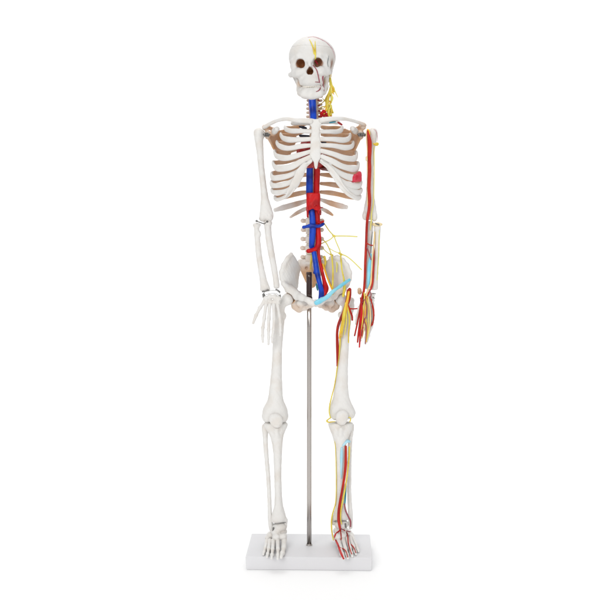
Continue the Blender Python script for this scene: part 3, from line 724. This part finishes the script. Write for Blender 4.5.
v.loft([(423.8,347.4,353.8,5,4),(428,347.4,354.2,6,4),(431,348,353.8,6,3.6),(436,348,352.8,6,3),(446,347.6,352.0,6,2.5),(460,347.2,351.6,6,2.3),(490,347,351.2,6,2.3),(505,347.6,352,6,2.4),(516,348,353,5,2.8),(523,348.4,352.8,4,3.0),(529,349,352.4,4,2.2)], cap=1.8)
vmk('calf_bone', v)

def GP(x, y, h):
    """a point of the picture at height h above the base top"""
    z = BT + h; d = D*((GZ - z)/(y - 212) - 1); return P(x, y, d)
def foot(s_, xs, anc, tal, toes, heel):
    v = Vol(0.4)
    ax_, ay_ = anc
    v.ell(P(tal[0], tal[1]-1.7, 3), (tal[2], 7, 4.8), k=1.5)
    v.cone(P(heel, 531, 10), P(heel, 533.5, 22) * [1, 1, 0] + [0, 0, BT+6.2], 5.0, 5.6, k=3)
    for (x, y, h, r) in xs: v.ell(GP(x, y, h), (r, r*1.5, r*0.85), k=1.5)
    f = vmk('foot', v, rough=0.14)
    for i, (pts, w) in enumerate(toes):
        v = Vol(0.34); phal(v, [GP(x, y, h) for x, y, h in pts], w*1.12, k=0.8)
        a = GP(*pts[0]); b = GP(*pts[1]); v.cone(a, b, w*1.1, w*0.85, k=1); vmk('toe', v, f, rough=0.04)
    return f
footL = foot(-1, [(276,531.5,13,5.2),(282.4,531.5,12,4.6),(270.8,535,8.5,4.2),(276.5,537,9.5,4.4),(283,536.5,9.5,4.2),(267.8,538,6,3.0)], (279, 524), (279.6, 528.6, 7.2), 
  [([(267.2,540.5,5.6),(265.2,548,2.6),(264,552.2,1.7),(263.3,554.8,1.2)], 1.55), ([(269.8,540.5,6.4),(268.6,549,3.0),(267.6,554,1.8),(267.0,557.3,1.2)], 1.6),
   ([(273.2,540.5,7),(272.6,549.5,3.3),(272,555,1.9),(271.5,558.6,1.3)], 1.65), ([(277.6,540,7.4),(277.9,549.5,3.5),(277.8,555.3,2.0),(277.7,559,1.4)], 1.7),
   ([(284,539.5,7),(283.7,548,3.4),(282.4,553.4,2.4),(281,557.4,2.0)], 2.3)], 277)
footR = foot(1, [(342,529,14,5.2),(337.6,531,12,4.6),(347.6,532.5,9,4.4),(342,535,10,4.6),(337.6,536.5,9.5,4.2),(351,535.5,6.4,3.2)], (341, 522), (341.4, 526, 7.2),
  [([(338,538.5,7),(340,548,3.6),(341.8,554,2.4),(343.8,558.8,2.0)], 2.3), ([(343,539,7.4),(345.6,549,3.5),(347,554.6,2.0),(348,558.3,1.4)], 1.7),
   ([(346.8,538.5,7),(350,548,3.3),(351.4,553.2,1.9),(352.3,556.6,1.3)], 1.65), ([(350,538,6.4),(353.6,546.8,3.0),(355,551.6,1.8),(356,554.6,1.2)], 1.6),
   ([(352.4,537,5.6),(356,544.8,2.6),(357.6,549,1.7),(358.6,551.8,1.2)], 1.55)], 343)
mk('ankle_gap_line', join(tube([(273,524,-3,.45),(279,523.2,-4,.4),(285.5,522.3,-3,.45)], m=6), tube([(273.4,528,-2,.9),(272.8,531,-2,.7)], n=6, m=8)), SCREW, sk)  # dark line of the ankle gap drawn in as a thin strip
mk('ankle_gap_line', join(tube([(334,521.4,-3,.45),(338,520.6,-4,.4),(346,520.8,-3,.45)], m=6), tube([(345.4,524,-3,.9),(345.8,527,-3,.9)], n=6, m=8)), SCREW, sk)  # same painted gap line at the other ankle

# ---- trunk vessels and organs
v = Vol(0.5)
v.ell(P(306, 152, -6), (9.5, 12, 9), k=4); v.ell(P(311, 162, -12), (9, 12, 8.5), k=4); v.ell(P(320.5, 161, -12), (8.5, 11, 8.5), k=4); v.ell(P(307, 144, -2), (5.5, 8, 8), k=4)
v.ell(P(316, 172.5, -12), (20, 20, 5.0), k=1.5, m='s')
vmk('heart', v, rough=0.25, material=DRED, label='dark red heart behind the breastbone')
mk('chest_vein', tube([(299.6,126.6,-12,.9),(302.5,127.2,-13,1.5),(306,128.2,-12,1.1)], m=12), NAVY, sk)
mk('chest_vein', tube([(300.2,135.6,-12,1.3),(304,136.2,-13,1.5),(309,136,-12,.9)], m=12), NAVY, sk)
mk('chest_vein', tube([(321.5,142.2,-14,.7),(323.5,142.6,-14,1.0),(326,142.4,-14,.6)], m=12), NAVY, sk)
v = Vol(0.4)
v.ell(P(326.5,168.6,-16), (6.5, 8, 2.1), k=1.5); v.cone(P(320, 167, -14), P(332.5, 171.5, -16), 1.8, 1.0, k=1.5)
vmk('diaphragm', v, material=mat('diaphragm_dark', (0.10, 0.012, 0.010), 0.35))
v = Vol(0.4)
v.cone(P(353.8, 178.6, -16), P(358.6, 175.2, -13), 3.2, 3.0, k=3); v.cone(P(353.8, 178.6, -16), P(358.8, 179.4, -13), 3.4, 2.3, k=3); v.cone(P(359.6,172.8,-12), P(359.9,180,-12), 1.4, 1.5, k=2)
vmk('spleen', v, material=PINK, label='small pink rounded organ piece among the lower ribs')
def T(name, pts, m_, label=None, **k): return mk(name, tube(pts, **k), m_, sk, label)
T('aorta', [(317.2,160,-8,3.2),(317,170,-2,3.3),(316.7,180,2,3.2),(316.4,192,4,3.2),(316.8,205,4,3.2),(317.2,218,4,3.0),(317.9,230,4,2.8),(318.6,240,3,2.9),(318.0,246,2,3.0),(315.6,249,0,2.4),(311.5,250.4,-1,2.1),(308.3,251,-1,2.2)], RED, m=18, n=80, label='red main artery down the belly')
T('vena_cava', [(309.8,166,-4,3.2),(309.6,180,0,3.4),(309.6,195,2,3.5),(311.2,207,2,3.2),(312.3,218,1,3.0),(312.7,230,1,3.3),(312,240,1,3.0),(311.4,246.5,3,2.6)], BLUE, m=18, n=60, label='blue main vein down the belly')
T('vein', [(303.6,227.2,0,1.7),(306.5,226.6,-1,1.6),(311.8,225.6,-2,2.2),(317.5,226.2,-3,1.7),(320.6,225.6,-3,1.6),(323.4,224,-2,1.4)], BLUE, m=14)
T('artery', [(318.5,222.6,-1,1.4),(321,222.4,-2,1.3),(323.2,221.4,-2,1.1)], RED, m=12)
T('artery', [(318.4,208,1,1.3),(320.4,211,0,1.0),(320.6,214.6,-1,.7)], DRED, m=12)  # dark red shading right of the sleeve, added as a tube
T('artery', [(320,207.8,0,.8),(322.4,207.6,0,.6)], DRED, m=10)
# red wrap over both great vessels
v = Vol(0.42)
v.loft([(192.8,306.2,320.2,-1,5.2),(198,306.4,320.4,-1,5.4),(204,306.4,320.2,-1,5.4),(210.5,306.8,320.4,-1,5.2)], cap=1.2, pw=3.2)
v.cone(P(307.6, 208, 0), P(307.8, 216.8, 0), 1.4, 1.0, k=1.5)
v.cone(P(318.6, 208, -2), P(318.8, 213, -2), 1.8, 1.0, k=1.5)
v.ell(P(312.6, 212.6, -3), (3.2, 7, 4.0), k=1.2, m='s')
v.ell(P(316.0, 207, -2), (2.4, 5.4, 3), k=1)
vmk('celiac_artery', v, material=RED, rough=0.1, label='red sleeve wrapped across both great vessels')
T('vein', [(312.6,247,4,2.2),(313.8,252,0,2.5),(315.2,260,-2,2.6),(316.6,270,-4,2.8),(318.6,279,-7,2.6),(320.6,287,-10,2.5),(321.6,293,-13,2.9),(321.0,299.5,-16,2.8)], BLUE, m=16, n=50)
T('vein', [(316,269.5,-3,2.2),(314.6,272.6,-2,1.6)], BLUE, m=10)
T('artery', [(318.2,247,2,2.2),(318.6,254,1,1.6),(320.4,264,-1,1.6),(322.4,273,-3,1.7),(324.2,281,-6,2.0),(325.8,288,-9,2.9),(325.2,292,-12,2.4),(324,296,-14,1.4)], RED, m=16, n=50)
T('vein', [(316.4,284,6,.8),(317.2,287.6,4,1.1),(317.6,290,3,.8)], TEAL, m=10)
# neck
T('jugular_vein', [(312.2,97.5,-14,3.6),(312.6,104,-15,3.6),(313.1,112,-17,3.4),(313.4,119.5,-20,3.2)], BLUE, m=18, n=30, label='thick blue vein in front of the neck')
T('neck_artery', [(308.4,99,-10,.7),(309,106,-11,.7),(309.6,113,-13,.7),(310.2,119,-16,.7)], LILAC, m=10)
for x, y in ((318.6,100.2),(318.9,105.7),(319.2,111),(319.4,116.3)): T('nerve_root', [(x-1.0,y,-3,.6),(x,y,-4,.95),(x+.9,y+.2,-3.4,.6)], DRED, m=10)
v = Vol(0.36)
for x, y, r in ((322.6,113.4,2.2),(324.4,111.6,2.2),(326.4,114.4,2.0),(321.4,116,1.5),(324.6,116.2,1.8),(328.4,116.6,1.1),(331,116.4,1.2),(320.6,113.4,1.2)): v.ell(P(x, y, -6), (r, r, r), k=0.8)
vmk('thyroid_artery', v, material=RED, rough=0.3)
for pts in ([(330,76,-2,1.0),(330.4,81,-2,1.3),(331.2,87,-3,1.6),(329.6,93,-4,1.6),(327.6,98,-4,1.9),(327.2,104,-4,1.9),(327.8,110,-4,1.7),(331,115,-5,1.3)],
            [(331.5,86,-3,1.6),(333.6,88.6,-3,1.2),(334,92,-3,.7)], [(331,92,-2,1.1),(331.2,100,-2,.9),(330,107,-2,.9),(332.6,113,-3,.7)],
            [(327.4,97,-4,1.6),(325,100,-4,.7),(322.6,102.6,-3,.45),(320.4,104,-2,.4)], [(327.6,103,-5,1),(325,106.4,-5,.6),(321.6,106.8,-4,.5),(319.8,108.4,-3,.4)],
            [(322.6,98.4,-3,.35),(325.4,101.8,-5,.45),(325.8,105.4,-5,.5),(323.6,108.6,-5,.4),(320.8,109.6,-4,.3)],
            [(327.6,108,-5,1.3),(325.6,112,-6,.7),(324,114,-8,.5)], [(329,110.5,-6,1.3),(328.4,114,-7,1.2),(330,117.4,-8,.8)]):
    T('neck_nerve', pts, YEL, m=10)
for i in range(16):
    x0 = 325.5 + 6.5*rng.random(); y0 = 84 + 26*rng.random(); x1 = x0 + rng.uniform(-3.2, 3.2); y1 = y0 + rng.uniform(4, 10)
    T('neck_nerve', [(x0, y0, -6+4*rng.random(), .5), ((x0+x1)/2 + rng.uniform(-1.5, 1.5), (y0+y1)/2, -7+3*rng.random(), .75), (x1, min(y1, 117), -6, .45)], (YEL, YELP, ORG, YELP)[i % 4], m=8)
T('neck_nerve', [(333.8,89,-3,.7),(335.6,92.6,-3,.5),(337.8,97.2,-3,.3)], YELP, m=8)
mk('nerve_bead', tube([(330.2,74.6,-3,1.6),(330.2,76.6,-3,1.4)], n=6, m=12), CREAM, sk)
T('shoulder_artery', [(338.2,122.4,-22,.9),(340,123.6,-21,1.1),(341.6,124.6,-20,1.0)], DRED, m=12)
T('shoulder_vein', [(329.6,122.6,-24,.6),(332.5,122.2,-25,.8),(335.4,121.8,-24,.6)], TEAL, m=10)

# lumbar nerves
def NV(pts, d, r, m_=YELP, name='lumbar_nerve'):
    return T(name, [(x, y, (d[i] if isinstance(d, (list, tuple)) else d), r) for i, (x, y) in enumerate(pts)], m_, m=8)
NV([(322.5,221),(325.6,225.4),(329.4,231),(334,236)], [12,10,6,2], .6); NV([(334,236),(345,236),(357,236.6)], [2,-2,-5], .6)
NV([(334,236),(330,239.6),(325,242),(321.5,243.6)], [2,4,8,12], .5); NV([(334,236),(336.6,243),(339.6,250),(340.6,255)], [2,0,-2,-4], .55)
NV([(323.4,240),(326.6,243.5),(329.6,249.6),(331.6,255.4)], [12,9,4,0], .6); NV([(322.6,247.6),(326.2,251.6),(331.6,255.4)], [12,7,0], .45)
NV([(329.8,248.6),(334.6,251.4),(340,253.4)], [4,0,-3], .4); NV([(340,254),(346,256),(352.6,261),(361.4,269.6)], [-3,-5,-7,-9], .6)
mk('nerve_knot', join(tube([(333,235.4,2,1.0),(335,236.2,2,1.0)], n=5, m=10), tube([(330.6,254.4,0,1.0),(332.4,255.2,0,1.0)], n=5, m=10), tube([(339.4,253.2,-3,1.1),(341.6,254.6,-4,1.1)], n=5, m=10)), YEL, sk)
hips = [o for o in bpy.data.objects if o.name.startswith('hip_bone')]
PT = bvh(*hips)
def on_pelvis(name, pts, m_, off=0.4, **k): mk(name, sweep(lay(PT, pts, off), n=8*len(pts), m=10), m_, sk, **k)
T('pelvic_nerve', [(331.6,255,-2,.8),(332.4,262,-6,.8),(332.9,270,-9,.8),(332.9,278,-11,.9),(332.6,286,-12,1.0),(332.3,297,-13,.8)], YEL, m=10)
T('pelvic_nerve', [(340.6,254.6,-5,.8),(341.2,262,-14,.8),(342,270,-16,.7),(343.8,279,-17,.9),(344.4,288,-16,1.4),(343.2,296,-15,1.2)], YEL, m=10)
T('pelvic_nerve', [(324.4,257,10,1.4),(325.4,262,8,1.2),(324.6,268,6,1.0),(326.4,274,3,.8)], YEL, m=10)
T('pelvic_nerve', [(322.6,264,0,.8),(325.4,272,-3,.9),(328.6,281,-8,.9),(331.6,288,-13,.9),(333.6,292.6,-17,.9)], ORG, m=10)
T('pelvic_nerve', [(326.4,275,6,.7),(329,281,3,.9),(331.4,286,0,.6)], MAUVE, m=10)
T('pelvic_nerve', [(311.6,255,8,.9),(311,262,10,1.0),(310.6,269,12,.8)], YEL, m=10)
T('sciatic_nerve', [(336.4,257,2,.8),(337,264,-6,.7),(336.6,272,-9,.6)], YELP, m=10)
G = sweep([(*P(315.6,303.2,-26),2.4,1.3),(*P(321,300.4,-26),2.3,1.4),(*P(327,297,-25.5),2.2,1.4),(*P(333,291.4,-25),1.8,1.2),(*P(341,285.6,-22),1.9,1.2),(*P(349.6,279.8,-17.5),1.7,1.1)], n=40, m=14, up=(0.45, 0, 0.9), wob=0.12)
mk('groin_ligament', G, CYAN, sk, 'bright blue ligament across the right groin of the picture')

# thigh bundle
T('femoral_artery', [(349.6,289.6,-12,1.9),(349.4,296,-12,1.9),(348.0,302,-11,1.7),(345,309,-9,1.5),(341.4,317,-8,1.5),(338.4,325,-7,1.5),(337.1,333,-6,1.3),(337.3,343,-5,1.5),(337.4,354,-4,1.3),(336.9,366,-3,.5)], FRED, m=14, n=60, label='red artery down the inner thigh')
T('femoral_artery', [(347.6,290.4,-14,1.1),(346.8,298,-14,1.0),(344.2,308,-12,.9),(340.8,318,-10,.9),(338.4,327,-9,.8)], DRED, m=10)
T('femoral_nerve', [(348.8,292,-15,1.2),(347.6,299,-15,1.3),(345.8,307,-14,1.8),(344.4,314,-12,2.1),(343,322,-10,1.6),(340.4,332,-8,1.1),(339.4,338,-7,.8)], ORG, m=14, n=44)
T('femoral_nerve', [(345.8,303,-15,1.0),(344.6,312,-14,1.3),(344.0,320,-12,1.3),(342.4,330,-9,.9),(341.6,337,-7,.5)], YEL, m=12)
T('femoral_nerve', [(347.0,306,-14,1.0),(349.0,314,-12,.9),(349.4,324,-10,.8),(348.6,333,-8,.7),(348.5,342.5,-7,.7)], YEL, m=10)
T('femoral_nerve', [(346,310,-13,.8),(346.6,320,-11,.7),(345.4,329,-8,.6),(344.4,335,-7,.4)], YELP, m=10)
T('thigh_artery', [(347.8,305,-13,.9),(350.2,311,-12,1.0),(352.0,316,-11,1.0),(352.3,320,-11,.9)], FRED, m=12)
T('thigh_artery', [(350.2,308.6,-12,.7),(353.4,308.9,-13,.7),(357,308.6,-13,.7)], FRED, m=10)
T('thigh_nerve', [(340.2,337,-5,.9),(339.6,347,-4,.9),(338.6,357,-3,.8),(337.4,366,-2,.6),(336,376,-2,.5),(334.2,387,-2,.55),(331.6,397,-2,.6),(329.8,405,-2,.65),(329.2,412,-3,.6),(330.6,418,-4,.5)], YEL, m=10, n=60)
T('knee_nerve', [(330.8,417.6,-5,.6),(328.2,419.4,-7,.6),(326.8,421,-8,.8),(328.6,422.2,-9,.7),(332,421.8,-9,.5),(335,421.6,-9,.4)], YEL, m=10)
T('knee_nerve', [(348.4,417.4,-8,.4),(350,417.6,-8,.55),(350.6,419.4,-8,.6),(349.8,422,-7,.5)], YEL, m=10)
T('shin_nerve', [(334.8,440,-3,.35),(335.6,452,-4,.4),(336.1,470,-3,.45),(336.2,490,-2,.5),(335.6,503,-1,.6),(333.4,511,-1,.7),(331.8,518,-1,.8),(331.5,526,-1,.8),(332.1,533,-2,.7),(333.4,540,-6,.6)], YEL, m=10, n=60)
# shin vessels
T('shin_ligament', [(341.8,448,-6,1.1),(341.6,456,-6,1.5),(341.4,466,-5,1.2),(341.2,478,-5,.5)], CYANP, m=12)
T('shin_ligament', [(343.0,445.6,-6,.9),(345.2,443,-5,1.3),(347.6,441.2,-4,1.5),(349.6,441.6,-2,1.1)], CYANP, m=12)
T('shin_artery', [(345.9,446.6,-5,1.1),(345.8,456,-6,1.3),(345.6,466,-6,1.4),(344.4,477,-7,1.3),(342.4,489,-7,1.2),(340.2,501,-6,1.3),(338.8,511,-5,1.4),(338.6,520,-6,1.4),(339.8,527.6,-9,1.2)], FRED, m=14, n=60, label='red artery down the shin')
T('shin_nerve', [(349.4,447,-2,.8),(349,458,-2,.8),(348,467,-4,.8),(346.9,477,-6,.8),(345,489,-7,.85),(342.6,501,-6,.85),(340.8,511,-5,.8),(340.6,519,-5,.7),(341.6,524,-7,.5)], YEL, m=12, n=50)
T('shin_vein', [(346.2,480,-4,.6),(345.7,490,-4,.9),(345.2,500,-4,.8),(344.6,506,-5,.6)], TEAL, m=10)
T('shin_artery', [(344.4,504,-5,.7),(345.4,510,-5,.75),(348.0,516,-5,.8),(350.4,521,-5,.9),(350.6,526.6,-5,.75)], MAUVE, m=12)
FT = bvh(footR, *footR.children)
def on_foot(pts, m_, off=0.2): mk('foot_artery', sweep(lay(FT, pts, off), n=9*len(pts), m=10), m_, sk)
on_foot([(339.8,527,1.1),(339.6,530.4,.7),(336.4,533,.6),(334.9,536,.8),(335.8,540,1.0),(338,545,1.0),(339.6,549.6,1.1),(341.6,554.6,1.1),(343.6,558.6,.8)], RED)
on_foot([(339.8,527,1.0),(340.6,531,.6),(341,535,.6),(341.2,540,.5)], FRED)
on_foot([(340.4,528.2,.8),(343.4,529.8,.6),(347,531,.6),(350.4,531.6,.4)], MAUVE)
on_foot([(344.4,530.4,.6),(346.8,533,.65),(347.9,537.6,.65),(348.3,543,.65),(349.8,549,.6),(351.8,554,.5)], FRED)
on_foot([(348.4,543.4,.5),(351.4,544.8,.6),(354,548,.6),(355.9,552.8,.5)], FRED)
on_foot([(339.6,547.6,.5),(343.2,548.8,.5),(346,551.4,.55),(347.8,557,.5)], FRED)

# ---- right arm vessels
T('arm_artery', [(367.8,131,-6,.9),(368.6,136,-7,1.6),(369.6,142,-6,2.15),(369.7,150,-3,2.05),(369.3,160,-1,1.85),(369.6,170,-1,1.8),(369.2,180,-1,1.75),(369.0,190,-1,1.7),(369.6,200,-1,1.6),(368.9,210,-3,1.5),(367.3,220,-4,1.4),(366.6,230,-4,1.3),(366.1,245,-6,1.3),(365.3,262,-9,1.3),(364.7,280,-12,1.2),(363.6,292,-16,1.2),(361.2,301,-18,1.2)], FRED, m=16, n=110, label='long red artery down the arm')
T('arm_nerve', [(366.8,130.6,-5,.8),(366.8,138,-5,.9),(367.5,148,-2,.8),(367.6,160,-1,.7),(367.6,176,0,.5),(367.4,195,0,.5),(367.8,206,-2,.5)], CREAM, m=12, n=60)
T('arm_nerve', [(367.8,129.8,-5,1.0),(369,131.6,-6,1.0),(369.6,134.8,-7,.7)], ORG, m=10)
T('arm_nerve', [(374.0,147,2,.5),(374.2,165,3,.5),(374.0,185,3,.5),(373.4,203,1,.5),(371.6,213,-2,.6),(371.2,222,-2,.7),(370.2,230,-2,.5)], YELP, m=10, n=60)
T('arm_nerve', [(373.2,143.4,-3,.5),(375,144.4,-4,1.3),(376.6,144.2,-4,1.9),(377.2,144,-3,1.7)], YEL, m=12)
T('shoulder_vein', [(371.4,129,0,.25),(375,130,-1,.3),(377.0,133.6,-1,.35),(377.5,138,-1,.3),(377.2,141.4,-2,.25)], LILAC, m=8)
mk('nerve_bead', tube([(366.6,157.4,-3,1.1),(366.6,160,-3,1.1)], n=6, m=12), CREAM, sk)
v = Vol(0.36); v.ell(P(377.4, 224.4, 0), (5.2, 3.4, 2.0)); v.ell(P(377.6,224.0,-3.4), (2.4,1.6,.9), k=.4, m='s')
vmk('elbow_ring', v, material=CREAM, stf=lambda V: 0*V[:, 0])
mk('joint_screw', tube([(375.6,223.4,-3.4,.6),(378.8,224.8,-3.4,.8)], n=5, m=10), SCREW, sk)
T('forearm_tendon', [(372.6,232,-2,.35),(371.8,238,-4,.7),(371.2,246,-6,.85),(371.1,253,-8,.5)], GREY, m=12)
T('forearm_artery', [(366.6,243,-8,.6),(369.6,244.8,-9,.6),(372.6,245.4,-9,.6)], FRED, m=10)
T('forearm_artery', [(366.8,247.6,-8,.6),(368.6,252,-10,.7),(371.0,259.6,-11,.5)], MAUVE, m=10)
G = sweep([(*P(370.9,254,-8),.9,.6),(*P(369.6,264,-10),1.8,.7),(*P(368.9,276,-12),1.7,.7),(*P(368.0,290,-14),1.0,.6)], n=30, m=12, up=(1, 0, 0))
mk('forearm_ligament', G, CYAN, sk)
T('forearm_artery', [(374.0,247,-5,.5),(373.9,258,-8,.8),(373.3,270,-11,.9),(372.8,281,-14,.9),(371.6,287,-15,.9),(369.2,292,-16,.8),(366.4,297,-17,.7)], FRED, m=12, n=40)
T('forearm_nerve', [(374.6,232,-2,.7),(374.0,243,-4,.8),(372.6,255,-8,.8),(371.6,270,-11,.8),(371,282,-14,.9),(368,290,-16,.9),(365.4,297,-18,1.0)], CREAM, m=12, n=40)
T('forearm_nerve', [(379.4,229,0,.4),(379.0,245,-3,.4),(378.4,262,-7,.4),(377,280,-11,.4)], YELP, m=8)
mk('wrist_bead', tube([(359.4,289.6,-14,2.0),(359.8,292.4,-14,2.2)], n=6, m=14), BONE2, sk)
mk('joint_screw', join(tube([(372.6,293.2,-14,.4),(375.4,293.8,-14,.5)], n=5, m=8), tube([(372.4,296.8,-14,.4),(374.4,298.2,-14,.5)], n=5, m=8)), SCREW, sk)
HS = [(FRED, 1.1, [(363.4,291,-16),(361.4,300,-19),(359.8,310,-20),(357.6,322,-21),(354.6,335.6,-20)]),
      (FRED, 1.2, [(362,300,-20),(361,312,-22),(359.6,324,-22),(358.4,334,-22),(357.6,342,-20)]),
      (RED, 1.1, [(361.6,303,-21),(361.8,314,-23),(360.4,326,-23),(360.0,338,-22),(359.4,347,-20)]),
      (FRED, .9, [(363.4,303,-20),(363.6,316,-22),(362.6,326,-22),(361.8,336,-21)]),
      (CREAM, 1.0, [(365.4,297,-18),(364.8,306,-20),(364.6,318,-21),(364,329,-20),(361.8,338,-19)]),
      (ORG, .8, [(366.6,296,-18),(366.4,304,-20),(365.4,312,-21),(366,322,-21),(366.8,330,-20),(366,342,-19)]),
      (MAUVE, .7, [(365,299,-21),(366.8,306,-22),(366.2,316,-22),(364.4,321,-22),(366.4,328,-21),(365.4,343.6,-19)]),
      (CREAM, .9, [(368,297,-17),(369.8,308,-18),(370.4,318,-18),(369.6,328,-18),(367.4,338,-17)]),
      (YELP, .7, [(367.2,300,-18),(368.4,312,-19),(368.2,324,-19),(367.8,334,-18),(366.4,341.6,-17)]),
      (FRED, .8, [(370,297,-17),(371.8,303,-16),(373.8,310,-15),(373.6,318,-15),(372.6,325,-16)]),
      (FRED, 1.0, [(372.4,306,-16),(373.6,312,-16),(373.4,320,-16),(371.2,325.6,-17)]),
      (LILAC, .4, [(371,326,-17),(369.4,332,-17),(367.2,338.4,-17)]),
      (MAUVE, .7, [(369.4,290,-17),(371,294,-17),(370.4,298,-17),(372,300,-16)]),
      (YEL, .8, [(364.2,293,-19),(364.6,300,-21),(363.4,308,-22),(362.6,320,-23),(361,330,-22)]),
      (DRED, .9, [(360.6,298,-18),(361.6,303,-21),(364.4,300,-21),(366,296,-18)])]
for m_, r, pp in HS:
    nm = 'hand_artery' if m_ in (FRED, RED, DRED, MAUVE, LILAC) else 'hand_nerve'
    L_ = len(pp); T(nm, [(x, y, d, r*0.82*(1 if i < L_-1 else 0.85)) for i, (x, y, d) in enumerate(pp)], m_, m=10, n=9*L_)

# ------------------------------------------------------------ camera, lamps, world
cam = bpy.data.objects.new('camera', bpy.data.cameras.new('camera')); COL.objects.link(cam)
cam.location = CAM; cam.rotation_euler = (math.radians(90), 0, 0)
cam.data.sensor_width = 36; cam.data.lens = 36*D/600; cam.data.shift_y = -88/600; cam.data.clip_end = 100; cam.data.clip_start = 0.05
sc.camera = cam
def area(name, loc, tgt, size, w, col=(1, 1, 1)):
    l = bpy.data.lights.new(name, 'AREA'); l.energy = w; l.size = size; l.color = col
    o = bpy.data.objects.new(name, l); COL.objects.link(o); o.location = loc
    o.rotation_euler = (Vector(tgt) - Vector(loc)).to_track_quat('-Z', 'Y').to_euler(); return o
area('key_lamp', (-1.6, -4.6, 2.2), (0, 0, 0.38), 2.2, 96, (1, 0.99, 0.975))
area('fill_lamp', (2.0, -4.4, 1.4), (0, 0, 0.4), 2.2, 30)
area('top_lamp', (0.1, 0.6, 5.5), (0, 0.5, 0), 4.0, 56)
area('backdrop_lamp', (0, 0.75, 3.0), (0, 2.3, 0.6), 2.6, 30)
w = bpy.data.worlds.new('World'); sc.world = w; w.use_nodes = True
w.node_tree.nodes['Background'].inputs[0].default_value = (1, 1, 1, 1); w.node_tree.nodes['Background'].inputs[1].default_value = 0.36
sc.view_settings.view_transform = 'Standard'; sc.view_settings.look = 'None'; sc.view_settings.gamma = 1; sc.view_settings.exposure = 0.2
sc.render.engine = 'CYCLES'
